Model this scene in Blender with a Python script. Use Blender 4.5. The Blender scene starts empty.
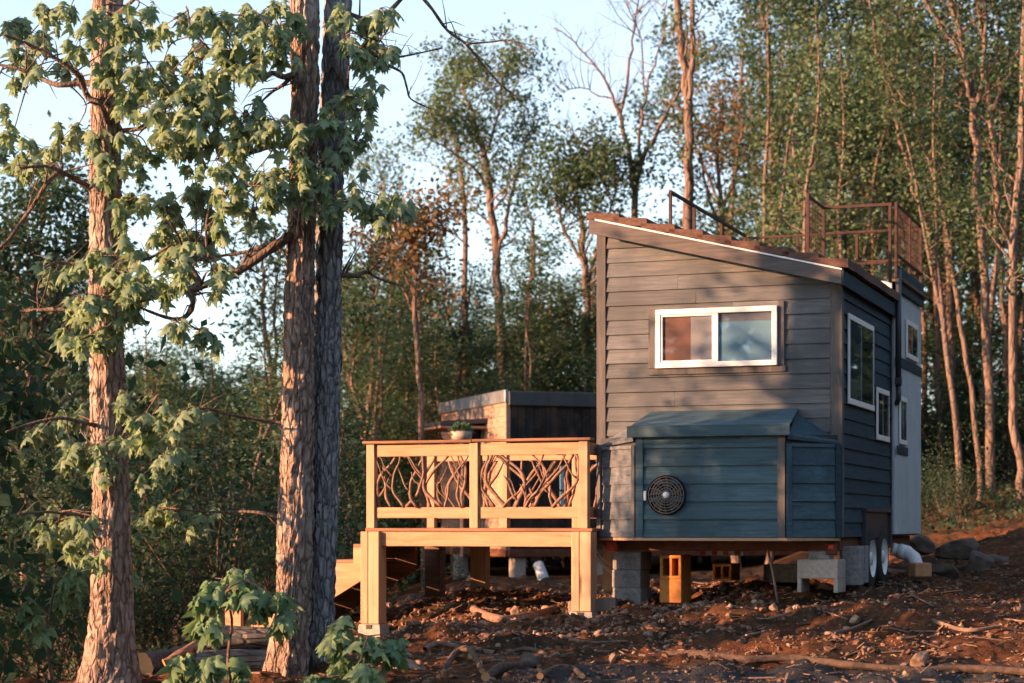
import bpy, math, random
import numpy as np
from mathutils import Vector, noise as mnoise

SC = bpy.context.scene
COL = SC.collection
R = math.radians
F = 1991.0            # focal length in pixels (70 mm on 36 mm)
EYE = 1.6
HOR = 525.0           # horizon row

def PX(px, py, Y):
    return Vector(((px - 512.0) * Y / F, Y, EYE + (HOR - py) * Y / F))

def sstep(t):
    t = max(0.0, min(1.0, t)); return t * t * (3 - 2 * t)

def nz(x, y, z=0.0):
    return mnoise.noise(Vector((x, y, z)))

# ------------------------------------------------------------------ terrain
def ground(x, y):
    if y < 10: b = 0.0
    elif y < 15: b = 0.2 * sstep((y - 10) / 5) * 1.0
    elif y < 20.8: b = 0.2 + 0.097 * (y - 15)
    elif y < 34: b = 0.763 - 0.004 * (y - 20.8)
    else: b = 0.71 + 0.02 * (min(y, 120) - 34)
    b -= .20 * sstep((1.08 - x) / .33) * math.exp(-((y - 20.9) / 1.0) ** 2)
    if x > 1.2: b += 0.045 * (min(x, 12) - 1.2) * sstep((y - 15) / 4)
    if x > 4.3: b += 0.20 * (min(x, 18) - 4.3) * sstep((y - 21.5) / 6)
    if x > 3.5 and y > 27: b += 0.045 * (min(y, 60) - 27) * sstep((x - 3.5) / 4)
    if x < -0.6:
        k = 0.07 + 0.17 * sstep((y - 17) / 4)
        b -= k * min(-0.6 - x, 14)
    b += 0.14 * math.exp(-((x - 3.0) / 1.1) ** 2 - ((y - 19.25) / 0.42) ** 2)
    b += 0.06 * math.exp(-((x - 4.6) / .9) ** 2 - ((y - 18.6) / 0.6) ** 2)
    return b

def ground_rough(x, y):
    z = ground(x, y)
    if -6 < x < 10 and 14 < y < 34:
        a = 0.12 * nz(x * .9, y * .9, 3) + 0.085 * nz(x * 2.6, y * 2.6, 7) + 0.052 * nz(x * 7, y * 7, 1)
        c = nz(x * 17, y * 17, 5)
        a += 0.034 * c + .05 * max(0, nz(x * 3.7 + 5, y * 5.1, 2) - .12)
        z += a * sstep((x + 6) / 2) * sstep((10 - x) / 2) * sstep((y - 14) / 1.5)
    return z

# ------------------------------------------------------------------ tagging
def tag(o, label=None, cat=None, group=None, kind=None):
    if label: o['label'] = label
    if cat: o['category'] = cat
    if group: o['group'] = group
    if kind: o['kind'] = kind
    return o

def empty(name, loc, rz=0.0):
    o = bpy.data.objects.new(name, None)
    o.empty_display_size = 0.2
    COL.objects.link(o); o.location = loc; o.rotation_euler = (0, 0, rz)
    return o

# ------------------------------------------------------------------ materials
MATS = {}
def _nt(name):
    m = bpy.data.materials.new(name); m.use_nodes = True
    nt = m.node_tree
    b = nt.nodes.get('Principled BSDF')
    MATS[name] = m
    return m, nt, b

def N(nt, t, **kw):
    n = nt.nodes.new(t)
    for k, v in kw.items():
        if k.startswith('in_'):
            n.inputs[k[3:].replace('_', ' ')].default_value = v
        else: setattr(n, k, v)
    return n

def ramp(nt, fac, stops):
    r = nt.nodes.new('ShaderNodeValToRGB')
    e = r.color_ramp.elements
    while len(e) < len(stops): e.new(0.5)
    for i, (p, c) in enumerate(stops):
        e[i].position = p; e[i].color = (c[0], c[1], c[2], 1)
    nt.links.new(fac, r.inputs[0])
    return r.outputs[0]

def mixc(nt, fac, a, b, mode='MIX'):
    m = nt.nodes.new('ShaderNodeMix'); m.data_type = 'RGBA'; m.blend_type = mode
    for sock, v in ((m.inputs[0], fac), (m.inputs[6], a), (m.inputs[7], b)):
        if isinstance(v, (int, float)): sock.default_value = v
        elif isinstance(v, tuple): sock.default_value = (v[0], v[1], v[2], 1)
        else: nt.links.new(v, sock)
    return m.outputs[2]

def coords(nt, scale=(1, 1, 1), kind='Object'):
    tc = nt.nodes.new('ShaderNodeTexCoord')
    mp = nt.nodes.new('ShaderNodeMapping'); mp.inputs['Scale'].default_value = scale
    nt.links.new(tc.outputs[kind], mp.inputs['Vector'])
    return mp.outputs[0]

def tex_noise(nt, vec, scale, detail=4, rough=.55, dist=0.0):
    n = nt.nodes.new('ShaderNodeTexNoise')
    n.inputs['Scale'].default_value = scale; n.inputs['Detail'].default_value = detail
    n.inputs['Roughness'].default_value = rough; n.inputs['Distortion'].default_value = dist
    nt.links.new(vec, n.inputs['Vector'])
    return n.outputs[0]

def bump(nt, b, h, strength, dist):
    bn = nt.nodes.new('ShaderNodeBump')
    bn.inputs['Strength'].default_value = strength; bn.inputs['Distance'].default_value = dist
    nt.links.new(h, bn.inputs['Height']); nt.links.new(bn.outputs[0], b.inputs['Normal'])

def island(nt):
    return nt.nodes.new('ShaderNodeNewGeometry').outputs['Random Per Island']

def mat_wood(name, lo, hi, stretch, grain=6.0, rough=.75, var=.35, bmp=.25, knots=True, blotch=None):
    """sawn wood: long grain along the axis whose stretch is small, one tone per board"""
    m, nt, b = _nt(name)
    v = coords(nt, stretch)
    isl = island(nt)
    add = nt.nodes.new('ShaderNodeVectorMath'); add.operation = 'MULTIPLY_ADD'
    comb = nt.nodes.new('ShaderNodeCombineXYZ')
    for k in range(3): nt.links.new(isl, comb.inputs[k])
    nt.links.new(comb.outputs[0], add.inputs[0]); add.inputs[1].default_value = (37, 53, 71)
    nt.links.new(v, add.inputs[2])
    g = tex_noise(nt, add.outputs[0], grain, 6, .62, .8)
    c = ramp(nt, g, [(.3, lo), (.68, hi)])
    hs = nt.nodes.new('ShaderNodeHueSaturation')
    mr = nt.nodes.new('ShaderNodeMapRange'); mr.inputs[3].default_value = 1 - var; mr.inputs[4].default_value = 1 + var * .6
    nt.links.new(isl, mr.inputs[0]); nt.links.new(mr.outputs[0], hs.inputs['Value'])
    nt.links.new(c, hs.inputs['Color'])
    out = hs.outputs[0]
    if knots:
        vo = nt.nodes.new('ShaderNodeTexVoronoi'); vo.inputs['Scale'].default_value = 2.2
        kv = tuple(max(s * .45, .25) for s in stretch)
        vv = coords(nt, kv)
        nt.links.new(vv, vo.inputs['Vector'])
        kf = ramp(nt, vo.outputs['Distance'], [(.045, (1, 1, 1)), (.10, (0, 0, 0))])
        out = mixc(nt, kf, out, tuple(x * .38 for x in lo))
    if blotch:
        bf = ramp(nt, tex_noise(nt, coords(nt, (1, 1, 1)), blotch[0], 4, .6), [(.45, (0, 0, 0)), (.65, (1, 1, 1))])
        out = mixc(nt, bf, out, blotch[1])
    nt.links.new(out, b.inputs['Base Color'])
    b.inputs['Roughness'].default_value = rough
    b.inputs['Specular IOR Level'].default_value = .3
    bump(nt, b, g, bmp, .012)
    return m

def mat_plain(name, lo, hi, scale=8, rough=.6, metal=0, bmp=.1, spec=.4, detail=5):
    m, nt, b = _nt(name)
    g = tex_noise(nt, coords(nt), scale, detail, .62)
    nt.links.new(ramp(nt, g, [(.32, lo), (.68, hi)]), b.inputs['Base Color'])
    b.inputs['Roughness'].default_value = rough; b.inputs['Metallic'].default_value = metal
    b.inputs['Specular IOR Level'].default_value = spec
    if bmp: bump(nt, b, g, bmp, .01)
    return m

def mat_bark(name, lo, hi, sc=1.0, bmp=.9, lich=None, dist=.03, ax=2):
    m, nt, b = _nt(name)
    v = coords(nt, tuple(sc * (.30 if k == ax else 1.0) for k in range(3)))
    n1 = tex_noise(nt, v, 16, 8, .68, 1.4)
    vo = nt.nodes.new('ShaderNodeTexVoronoi'); vo.feature = 'DISTANCE_TO_EDGE'; vo.inputs['Scale'].default_value = 17
    wv = mixc(nt, .35, v, n1)
    nt.links.new(v, vo.inputs['Vector'])
    cr = ramp(nt, vo.outputs['Distance'], [(.0, (0, 0, 0)), (.16, (1, 1, 1))])
    h = mixc(nt, .55, n1, cr)
    c = ramp(nt, n1, [(.3, lo), (.7, hi)])
    c = mixc(nt, mixc(nt, 1.0, cr, (.35, .35, .35), 'ADD'), tuple(x * .45 for x in lo), c)
    if lich:
        lf = ramp(nt, tex_noise(nt, coords(nt, (1, 1, .6)), 2.4, 5, .65), [(.5, (0, 0, 0)), (.66, (.7, .7, .7))])
        c = mixc(nt, lf, c, lich)
    nt.links.new(c, b.inputs['Base Color'])
    b.inputs['Roughness'].default_value = .92; b.inputs['Specular IOR Level'].default_value = .15
    bump(nt, b, h, bmp, dist)
    return m

def mat_leaf(name, c1, c2, trans=.35, rough=.5, c3=None, spec=.3):
    m, nt, b = _nt(name)
    isl = island(nt)
    stops = [(.0, c1), (.75, c2)] + ([(1.0, c3)] if c3 else [])
    c = ramp(nt, isl, stops)
    g = tex_noise(nt, coords(nt), 9, 3, .5)
    c = mixc(nt, .35, c, ramp(nt, g, [(.3, tuple(x * .6 for x in c1)), (.7, tuple(min(1, x * 1.25) for x in c2))]))
    nt.links.new(c, b.inputs['Base Color'])
    b.inputs['Roughness'].default_value = rough; b.inputs['Specular IOR Level'].default_value = spec
    tr = nt.nodes.new('ShaderNodeBsdfTranslucent'); nt.links.new(mixc(nt, 1.0, c, (1.05, 1.1, .75), 'MULTIPLY'), tr.inputs[0])
    mx = nt.nodes.new('ShaderNodeMixShader'); mx.inputs[0].default_value = trans
    nt.links.new(b.outputs[0], mx.inputs[1]); nt.links.new(tr.outputs[0], mx.inputs[2])
    nt.links.new(mx.outputs[0], nt.nodes['Material Output'].inputs[0])
    return m

def mat_glass(name, tint=(.75, .82, .85), refl=.14, ior=1.5):
    m, nt, b = _nt(name)
    nt.nodes.remove(b)
    t = nt.nodes.new('ShaderNodeBsdfTransparent'); t.inputs[0].default_value = (*tint, 1)
    g = nt.nodes.new('ShaderNodeBsdfGlossy'); g.inputs['Roughness'].default_value = .015
    g.inputs[0].default_value = (.9, .95, 1, 1)
    lw = nt.nodes.new('ShaderNodeLayerWeight'); lw.inputs[0].default_value = .5
    pw = nt.nodes.new('ShaderNodeMath'); pw.operation = 'POWER'; pw.inputs[1].default_value = 5.0
    nt.links.new(lw.outputs['Facing'], pw.inputs[0])
    mr = nt.nodes.new('ShaderNodeMapRange'); mr.inputs[3].default_value = refl; mr.inputs[4].default_value = 1.0
    nt.links.new(pw.outputs[0], mr.inputs[0])
    mx = nt.nodes.new('ShaderNodeMixShader')
    nt.links.new(mr.outputs[0], mx.inputs[0])
    nt.links.new(t.outputs[0], mx.inputs[1]); nt.links.new(g.outputs[0], mx.inputs[2])
    nt.links.new(mx.outputs[0], nt.nodes['Material Output'].inputs[0])
    return m

# ------------------------------------------------------------------ mesh collecting
class MB:
    def __init__(s): s.v = []; s.f = []; s.smooth = set()
    def add(s, verts, faces, smooth=False):
        o = len(s.v); s.v += [tuple(p) for p in verts]
        for f in faces:
            if smooth: s.smooth.add(len(s.f))
            s.f.append(tuple(i + o for i in f))
    def box(s, x0, x1, y0, y1, z0, z1, bev=0.0):
        """box with chamfered edges when bev > 0"""
        if bev <= 0:
            P = [(x, y, z) for x in (x0, x1) for y in (y0, y1) for z in (z0, z1)]
            s.add(P, [(0, 1, 3, 2), (4, 6, 7, 5), (0, 4, 5, 1), (2, 3, 7, 6), (0, 2, 6, 4), (1, 5, 7, 3)])
            return
        b = min(bev, .45 * min(abs(x1 - x0), abs(y1 - y0), abs(z1 - z0)))
        lim = ((x0, x1), (y0, y1), (z0, z1)); V = []; idx = {}
        for cx in (0, 1):
            for cy in (0, 1):
                for cz in (0, 1):
                    c = (cx, cy, cz)
                    for ax in range(3):   # vertex lying on the face normal to ax
                        p = []
                        for k in range(3):
                            val = lim[k][c[k]]
                            if k != ax: val += b if c[k] == 0 else -b
                            p.append(val)
                        idx[(c, ax)] = len(V); V.append(p)
        Fc = []
        for ax in range(3):
            o = [k for k in range(3) if k != ax]
            for side in (0, 1):
                q = []
                for (u, w) in ((0, 0), (1, 0), (1, 1), (0, 1)):
                    c = [0, 0, 0]; c[ax] = side; c[o[0]] = u; c[o[1]] = w
                    q.append(idx[(tuple(c), ax)])
                Fc.append(q)
        for ax in range(3):           # edge chamfers running along ax
            o = [k for k in range(3) if k != ax]
            for u in (0, 1):
                for w in (0, 1):
                    c0 = [0, 0, 0]; c0[o[0]] = u; c0[o[1]] = w; c1 = list(c0); c1[ax] = 1
                    Fc.append([idx[(tuple(c0), o[0])], idx[(tuple(c1), o[0])], idx[(tuple(c1), o[1])], idx[(tuple(c0), o[1])]])
        for c in [(a, b_, d) for a in (0, 1) for b_ in (0, 1) for d in (0, 1)]:
            Fc.append([idx[(c, 0)], idx[(c, 1)], idx[(c, 2)]])
        s.add(V, Fc)
    def beam(s, p, q, w, h, up=(0, 0, 1)):
        p = Vector(p); q = Vector(q); d = (q - p).normalized(); u = Vector(up)
        side = d.cross(u)
        if side.length < 1e-4: side = d.cross(Vector((0, 1, 0)))
        side.normalize(); u = side.cross(d)
        P = [a + side * (sx * w / 2) + u * (sz * h / 2) for a in (p, q) for sx, sz in ((-1, -1), (1, -1), (1, 1), (-1, 1))]
        s.add(P, [(0, 1, 2, 3), (7, 6, 5, 4), (0, 4, 5, 1), (1, 5, 6, 2), (2, 6, 7, 3), (3, 7, 4, 0)])
    def prism(s, poly, y0, y1, axis='y'):
        """poly of (a,b) pairs extruded along axis"""
        n = len(poly)
        if axis == 'y': mk = lambda a, b, t: (a, t, b)
        elif axis == 'x': mk = lambda a, b, t: (t, a, b)
        else: mk = lambda a, b, t: (a, b, t)
        P = [mk(a, b, y0) for a, b in poly] + [mk(a, b, y1) for a, b in poly]
        s.add(P, [tuple(range(n)), tuple(range(2 * n - 1, n - 1, -1))] + [(i, i + n, (i + 1) % n + n, (i + 1) % n) for i in range(n)])
    def tube(s, pts, radii, sides=6, cap=True, smooth=True):
        pts = [Vector(p) for p in pts]; n = len(pts)
        if n < 2: return
        V = []; prev = None
        for i in range(n):
            d = (pts[min(i + 1, n - 1)] - pts[max(i - 1, 0)])
            if d.length < 1e-7: d = Vector((0, 0, 1))
            d.normalize()
            if prev is None:
                ref = Vector((1, 0, 0)) if abs(d.x) < .8 else Vector((0, 1, 0))
                u = (ref - d * ref.dot(d)).normalized()
            else:
                u = prev - d * prev.dot(d)
                u = u.normalized() if u.length > 1e-5 else prev
            prev = u; w = d.cross(u)
            r = radii[i] if hasattr(radii, '__len__') else radii
            for k in range(sides):
                a = 2 * math.pi * k / sides
                V.append(pts[i] + u * (math.cos(a) * r) + w * (math.sin(a) * r))
        Fc = []
        for i in range(n - 1):
            for k in range(sides):
                k2 = (k + 1) % sides
                Fc.append((i * sides + k, i * sides + k2, (i + 1) * sides + k2, (i + 1) * sides + k))
        if cap:
            Fc.append(tuple(range(sides - 1, -1, -1))); Fc.append(tuple((n - 1) * sides + k for k in range(sides)))
        s.add(V, Fc, smooth)
    def lathe(s, prof, center, axis='z', seg=24, smooth=True):
        V = []; cx, cy, cz = center
        for r, h in prof:
            for k in range(seg):
                a = 2 * math.pi * k / seg; c, d = r * math.cos(a), r * math.sin(a)
                V.append((cx + c, cy + d, cz + h) if axis == 'z' else (cx + h, cy + c, cz + d) if axis == 'x' else (cx + c, cy + h, cz + d))
        Fc = []
        for i in range(len(prof) - 1):
            for k in range(seg):
                k2 = (k + 1) % seg
                Fc.append((i * seg + k, i * seg + k2, (i + 1) * seg + k2, (i + 1) * seg + k))
        s.add(V, Fc, smooth)
    def build(s, name, mat, parent=None, off=(0, 0, 0)):
        me = bpy.data.meshes.new(name)
        V = [(x - off[0], y - off[1], z - off[2]) for x, y, z in s.v]
        me.from_pydata(V, [], s.f); me.validate(); me.update()
        if s.smooth and len(me.polygons) == len(s.f):
            fl = np.zeros(len(s.f), dtype=bool); fl[list(s.smooth)] = True
            me.polygons.foreach_set('use_smooth', fl)
        import bmesh
        bm = bmesh.new(); bm.from_mesh(me); bmesh.ops.recalc_face_normals(bm, faces=bm.faces); bm.to_mesh(me); bm.free()
        me.materials.append(MATS[mat] if isinstance(mat, str) else mat)
        o = bpy.data.objects.new(name, me); COL.objects.link(o)
        if parent: o.parent = parent
        return o

def np_mesh(name, V, Fs, mat, parent=None, smooth=False):
    """V (n,3), Fs (m,k)"""
    me = bpy.data.meshes.new(name)
    V = np.asarray(V, dtype=np.float32); Fs = np.asarray(Fs, dtype=np.int32)
    m, k = Fs.shape
    me.vertices.add(len(V)); me.vertices.foreach_set('co', V.ravel())
    me.loops.add(m * k); me.loops.foreach_set('vertex_index', Fs.ravel())
    me.polygons.add(m); me.polygons.foreach_set('loop_start', np.arange(0, m * k, k, dtype=np.int32))
    me.polygons.foreach_set('loop_total', np.full(m, k, dtype=np.int32))
    me.polygons.foreach_set('use_smooth', np.full(m, smooth, dtype=bool))
    me.update(calc_edges=True)
    me.materials.append(MATS[mat] if isinstance(mat, str) else mat)
    o = bpy.data.objects.new(name, me); COL.objects.link(o)
    if parent: o.parent = parent
    return o

def leaf_quads(P, size, rng, droop=.35, aspect=.62):
    """one folded diamond per point"""
    P = np.asarray(P, dtype=np.float64); n = len(P)
    d = rng.normal(size=(n, 3)); d[:, 2] = d[:, 2] * .6 - droop
    d /= np.linalg.norm(d, axis=1)[:, None]
    up = rng.normal(size=(n, 3)) * .7; up[:, 2] += 1.0
    s = np.cross(d, up); s /= np.linalg.norm(s, axis=1)[:, None] + 1e-9
    nn = np.cross(s, d)
    L = (size * rng.uniform(.6, 1.25, n))[:, None]; W = L * aspect
    V = np.empty((n, 4, 3))
    V[:, 0] = P; V[:, 1] = P + d * L * .45 + s * W * .5 - nn * W * .12
    V[:, 2] = P + d * L - nn * L * .1; V[:, 3] = P + d * L * .45 - s * W * .5 - nn * W * .12
    return V.reshape(-1, 3), np.arange(n * 4).reshape(n, 4)
# ------------------------------------------------------------------ materials of the place
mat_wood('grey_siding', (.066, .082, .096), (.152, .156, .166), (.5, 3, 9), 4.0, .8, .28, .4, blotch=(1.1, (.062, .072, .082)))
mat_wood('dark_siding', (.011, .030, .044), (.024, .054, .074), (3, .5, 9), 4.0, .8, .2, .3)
mat_wood('shaded_cabinet_siding', (.028, .066, .090), (.066, .120, .152), (.5, 3, 9), 4.0, .8, .25, .4, blotch=(1.6, (.028, .058, .076)))  # siding with the teal of its shade mixed into the colour
mat_wood('grey_trim', (.055, .057, .062), (.120, .113, .11), (4, 4, .5), 4.0, .8, .15, .3)
mat_wood('fascia_wood', (.060, .058, .060), (.120, .105, .100), (.5, 4, 6), 4.0, .8, .15, .3)
mat_wood('pine', (.32, .175, .097), (.49, .305, .187), (.45, 5, 5), 3.2, .7, .16, .15)
mat_wood('pine_post', (.36, .215, .13), (.51, .345, .22), (5, 5, .4), 3.2, .7, .12, .12)
mat_wood('cap_wood', (.17, .085, .05), (.33, .17, .10), (.45, 5, 5), 3.2, .75, .2, .2)
mat_wood('dark_joist', (.10, .06, .04), (.2, .13, .085), (.45, 5, 5), 3.2, .8, .2, .2)
mat_wood('cedar', (.27, .155, .105), (.44, .28, .20), (2, .5, 7), 3.2, .75, .3, .2)
mat_wood('weathered_boards', (.13, .10, .085), (.27, .21, .18), (7, 7, .5), 3.0, .85, .35, .3)
mat_wood('charred_boards', (.007, .007, .007), (.020, .018, .018), (7, 7, .4), 3.0, .85, .5, .3, blotch=(3.2, (.05, .032, .024)))
mat_wood('rusty_frame', (.07, .028, .016), (.17, .065, .034), (1, 1, 1), 9.0, .8, .2, .3, knots=False)
mat_plain('rust', (.021, .009, .008), (.052, .020, .015), 14, .75, 0, .3)
mat_plain('white_vinyl', (.72, .72, .71), (.80, .80, .79), 4, .4, 0, 0)
mat_plain('white_metal', (.40, .45, .48), (.49, .53, .56), 3, .45, 0, .05)
mat_plain('dark_metal', (.025, .028, .034), (.045, .05, .058), 6, .45, 0, .05)
mat_plain('parapet_metal', (.20, .21, .23), (.30, .31, .33), 5, .4, .6, .05)
mat_plain('drip_edge', (.60, .61, .62), (.70, .70, .70), 5, .4, .2, .0)
mat_wood('roof_shingle', (.055, .033, .028), (.135, .075, .056), (3, .6, 6), 4, .85, .45, .4, knots=False)
mat_plain('concrete', (.15, .15, .155), (.28, .28, .28), 22, .95, 0, .5)
mat_plain('pale_concrete', (.27, .235, .205), (.40, .36, .32), 22, .95, 0, .4)
mat_plain('sun_ochre_concrete', (.52, .20, .055), (.68, .30, .09), 22, .95, 0, .4)  # ochre pushed towards orange for the sunlight on the stack
mat_plain('plastic_white', (.66, .68, .70), (.76, .77, .78), 4, .35, 0, 0)
mat_plain('tyre', (.010, .010, .011), (.03, .03, .031), 30, .9, 0, .3)
mat_plain('wheel_rim', (.62, .63, .64), (.75, .75, .75), 6, .35, .1, .05)
mat_plain('fan_black', (.010, .009, .009), (.016, .015, .015), 30, .9, 0, .1, .1)
mat_plain('grille_wire', (.15, .125, .115), (.21, .18, .165), 20, .5, .3, 0)
mat_plain('red_lens', (.55, .035, .02), (.70, .06, .035), 20, .3, 0, 0, .5)
mat_plain('white_lens', (.75, .75, .72), (.82, .82, .80), 20, .3, 0, 0)
mat_plain('sky_tint_blind', (.20, .35, .43), (.24, .40, .48), 3, .8, 0, 0)  # carries the pale blue of the sky reflected in the pane
mat_plain('curtain', (.12, .058, .045), (.17, .085, .066), 5, .9, 0, .1)
mat_plain('grey_curtain', (.20, .19, .195), (.27, .25, .255), 4, .9, 0, 0)
mat_plain('window_dark', (.012, .014, .016), (.03, .032, .035), 4, .6, 0, 0)
mat_plain('cable', (.45, .47, .5), (.55, .57, .6), 10, .5, 0, 0)
mat_plain('pot_glaze', (.26, .21, .175), (.34, .28, .235), 10, .6, 0, .05)
mat_plain('lamp_glass', (.85, .8, .7), (.9, .85, .75), 10, .3, 0, 0)
mat_plain('rock', (.12, .078, .058), (.30, .205, .15), 7, .9, 0, .6)
mat_plain('grey_rock', (.052, .040, .033), (.135, .102, .080), 6, .9, 0, .6)
mat_plain('chips', (.07, .045, .034), (.27, .18, .13), 5, .95, 0, .3)
mat_wood('twig', (.085, .055, .042), (.24, .165, .125), (2, 2, 2), 6, .9, .5, .2, knots=False)
mat_wood('dead_wood', (.040, .028, .021), (.135, .09, .066), (2, 2, 2), 7, .95, .4, .6, knots=False)
mat_wood('branchwood', (.10, .06, .045), (.27, .165, .12), (3, 3, 3), 5, .8, .35, .3, knots=False)
mat_leaf('litter_leaf', (.10, .055, .032), (.22, .13, .08), .15, .8, (.30, .20, .13))
mat_glass('glass', (.7, .76, .8), .03)
mat_glass('glass_clear', (.92, .95, .97), .02)
mat_glass('glass_mirror', (.82, .86, .9), .05)
mat_bark('maple_bark', (.14, .10, .082), (.42, .325, .275), 1.0, 1.0, (.40, .36, .33), .035)
mat_bark('grey_bark', (.12, .125, .135), (.37, .385, .40), 1.15, 1.0, (.40, .42, .43), .035)
mat_bark('forest_bark', (.09, .062, .05), (.24, .175, .14), .55, .7, None, .05)
mat_bark('pale_bark', (.09, .064, .054), (.225, .17, .14), .5, .6, None, .04)
mat_bark('log_bark', (.075, .067, .062), (.24, .22, .205), .9, 1.0, (.28, .27, .26), .03, 0)
mat_bark('limb_bark', (.075, .055, .048), (.19, .145, .12), 1.4, .8, None, .012)
mat_plain('cut_wood', (.38, .19, .085), (.55, .30, .15), 9, .85, 0, .2)
mat_leaf('maple_leaf', (.172, .258, .165), (.28, .375, .245), .48, .65, (.31, .38, .24), .15)
mat_leaf('maple_leaf_low', (.115, .215, .115), (.205, .315, .18), .42, .65, (.26, .35, .20), .15)
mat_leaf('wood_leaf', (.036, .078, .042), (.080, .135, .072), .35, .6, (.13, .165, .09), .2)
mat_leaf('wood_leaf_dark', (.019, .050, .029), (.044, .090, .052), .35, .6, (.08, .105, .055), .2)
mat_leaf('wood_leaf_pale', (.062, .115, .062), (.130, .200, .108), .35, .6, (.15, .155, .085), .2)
mat_leaf('rust_leaf', (.11, .068, .036), (.19, .125, .065), .3, .6, (.13, .14, .07), .2)
mat_leaf('potted_leaf', (.03, .07, .035), (.06, .12, .06), .3, .5)

def mat_soil():
    m, nt, b = _nt('soil')
    v = coords(nt)
    n1 = tex_noise(nt, v, 1.3, 6, .6); n2 = tex_noise(nt, v, 14, 6, .7); n3 = tex_noise(nt, v, 60, 4, .7)
    red = ramp(nt, n2, [(.3, (.052, .021, .010)), (.55, (.130, .052, .024)), (.75, (.23, .11, .056))])
    dark = ramp(nt, n2, [(.3, (.015, .010, .006)), (.7, (.062, .041, .026))])
    f = ramp(nt, n1, [(.42, (0, 0, 0)), (.60, (1, 1, 1))])
    c = mixc(nt, f, red, dark)
    at = nt.nodes.new('ShaderNodeAttribute'); at.attribute_name = 'litter'
    lit = ramp(nt, n2, [(.3, (.018, .014, .009)), (.7, (.085, .055, .034))])
    c = mixc(nt, at.outputs['Fac'], c, lit)
    at2 = nt.nodes.new('ShaderNodeAttribute'); at2.attribute_name = 'drive_shade'
    drv_shade = ramp(nt, n3, [(.3, (.022, .022, .024)), (.7, (.075, .073, .073))])  # dark drive strip, its colour deepened for the shade at lower right
    c = mixc(nt, at2.outputs['Fac'], c, drv_shade)
    nt.links.new(c, b.inputs['Base Color'])
    b.inputs['Roughness'].default_value = .95; b.inputs['Specular IOR Level'].default_value = .1
    bump(nt, b, mixc(nt, .5, n2, n3), .8, .04)
mat_soil()

# ------------------------------------------------------------------ ground sheet
def axis(fine0, fine1, step, lo, hi):
    xs = list(np.arange(fine0, fine1 + 1e-6, step))
    s, x = step, fine1
    while x < hi: s *= 1.22; x += s; xs.append(x)
    s, x = step, fine0
    pre = []
    while x > lo: s *= 1.22; x -= s; pre.append(x)
    return np.array(pre[::-1] + xs)
gx = axis(-4.6, 8.0, .055, -900, 900); gy = axis(15.2, 27.0, .055, -60, 1500)
nx, ny = len(gx), len(gy)
GV = np.empty((ny, nx, 3)); LIT = np.empty((ny, nx)); DRV_SHADE = np.empty((ny, nx))
for j, y in enumerate(gy):
    for i, x in enumerate(gx):
        GV[j, i] = (x, y, ground_rough(x, y))
        w = .5 * nz(x * .6, y * .6, 9)
        LIT[j, i] = max(sstep((-2.2 - x + w) / 1.5) * sstep((y - 20) / 4), sstep((y - 27 + w * 2) / 4) * sstep((x + 3) / 4) * .85, sstep((4 - abs(x - 9)) / 5) * .3 if y > 24 else 0)
        DRV_SHADE[j, i] = sstep((17.1 - y + 1.3 * w + .10 * max(0, x - 2)) / .5) * sstep((x + .6) / 1.2)
idx = np.arange(nx * ny).reshape(ny, nx)
GF = np.stack([idx[:-1, :-1], idx[:-1, 1:], idx[1:, 1:], idx[1:, :-1]], -1).reshape(-1, 4)
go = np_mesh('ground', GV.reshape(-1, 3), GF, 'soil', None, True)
for nm, arr in (('litter', LIT), ('drive_shade', DRV_SHADE)):
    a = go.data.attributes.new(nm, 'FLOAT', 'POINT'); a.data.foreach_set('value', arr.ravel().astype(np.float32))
tag(go, 'bare reddish clay ground sloping up to the houses', 'ground', kind='structure')
# ------------------------------------------------------------------ blue-grey tiny house on its trailer
TH = -math.atan(.3636)
HO = Vector((.931, 21.06, 0))
CA, SA = math.cos(TH), math.sin(TH)
def loc2w(a, s, z=0.0):
    return Vector((HO.x + a * CA - s * SA, HO.y + a * SA + s * CA, z))
def w2loc(x, y):
    dx, dy = x - HO.x, y - HO.y
    return (dx * CA + dy * SA, -dx * SA + dy * CA)
W = 2.55
ZB = 1.475
def roof_line(a): return 4.80 - .243 * (a + .04)

def clip(poly, A, B, C):      # keep A*x+B*y<=C
    out = []
    for i in range(len(poly)):
        p, q = poly[i], poly[(i + 1) % len(poly)]
        dp, dq = A * p[0] + B * p[1] - C, A * q[0] + B * q[1] - C
        if dp <= 0: out.append(p)
        if dp * dq < 0:
            t = dp / (dp - dq); out.append((p[0] + t * (q[0] - p[0]), p[1] + t * (q[1] - p[1])))
    return out

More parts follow.
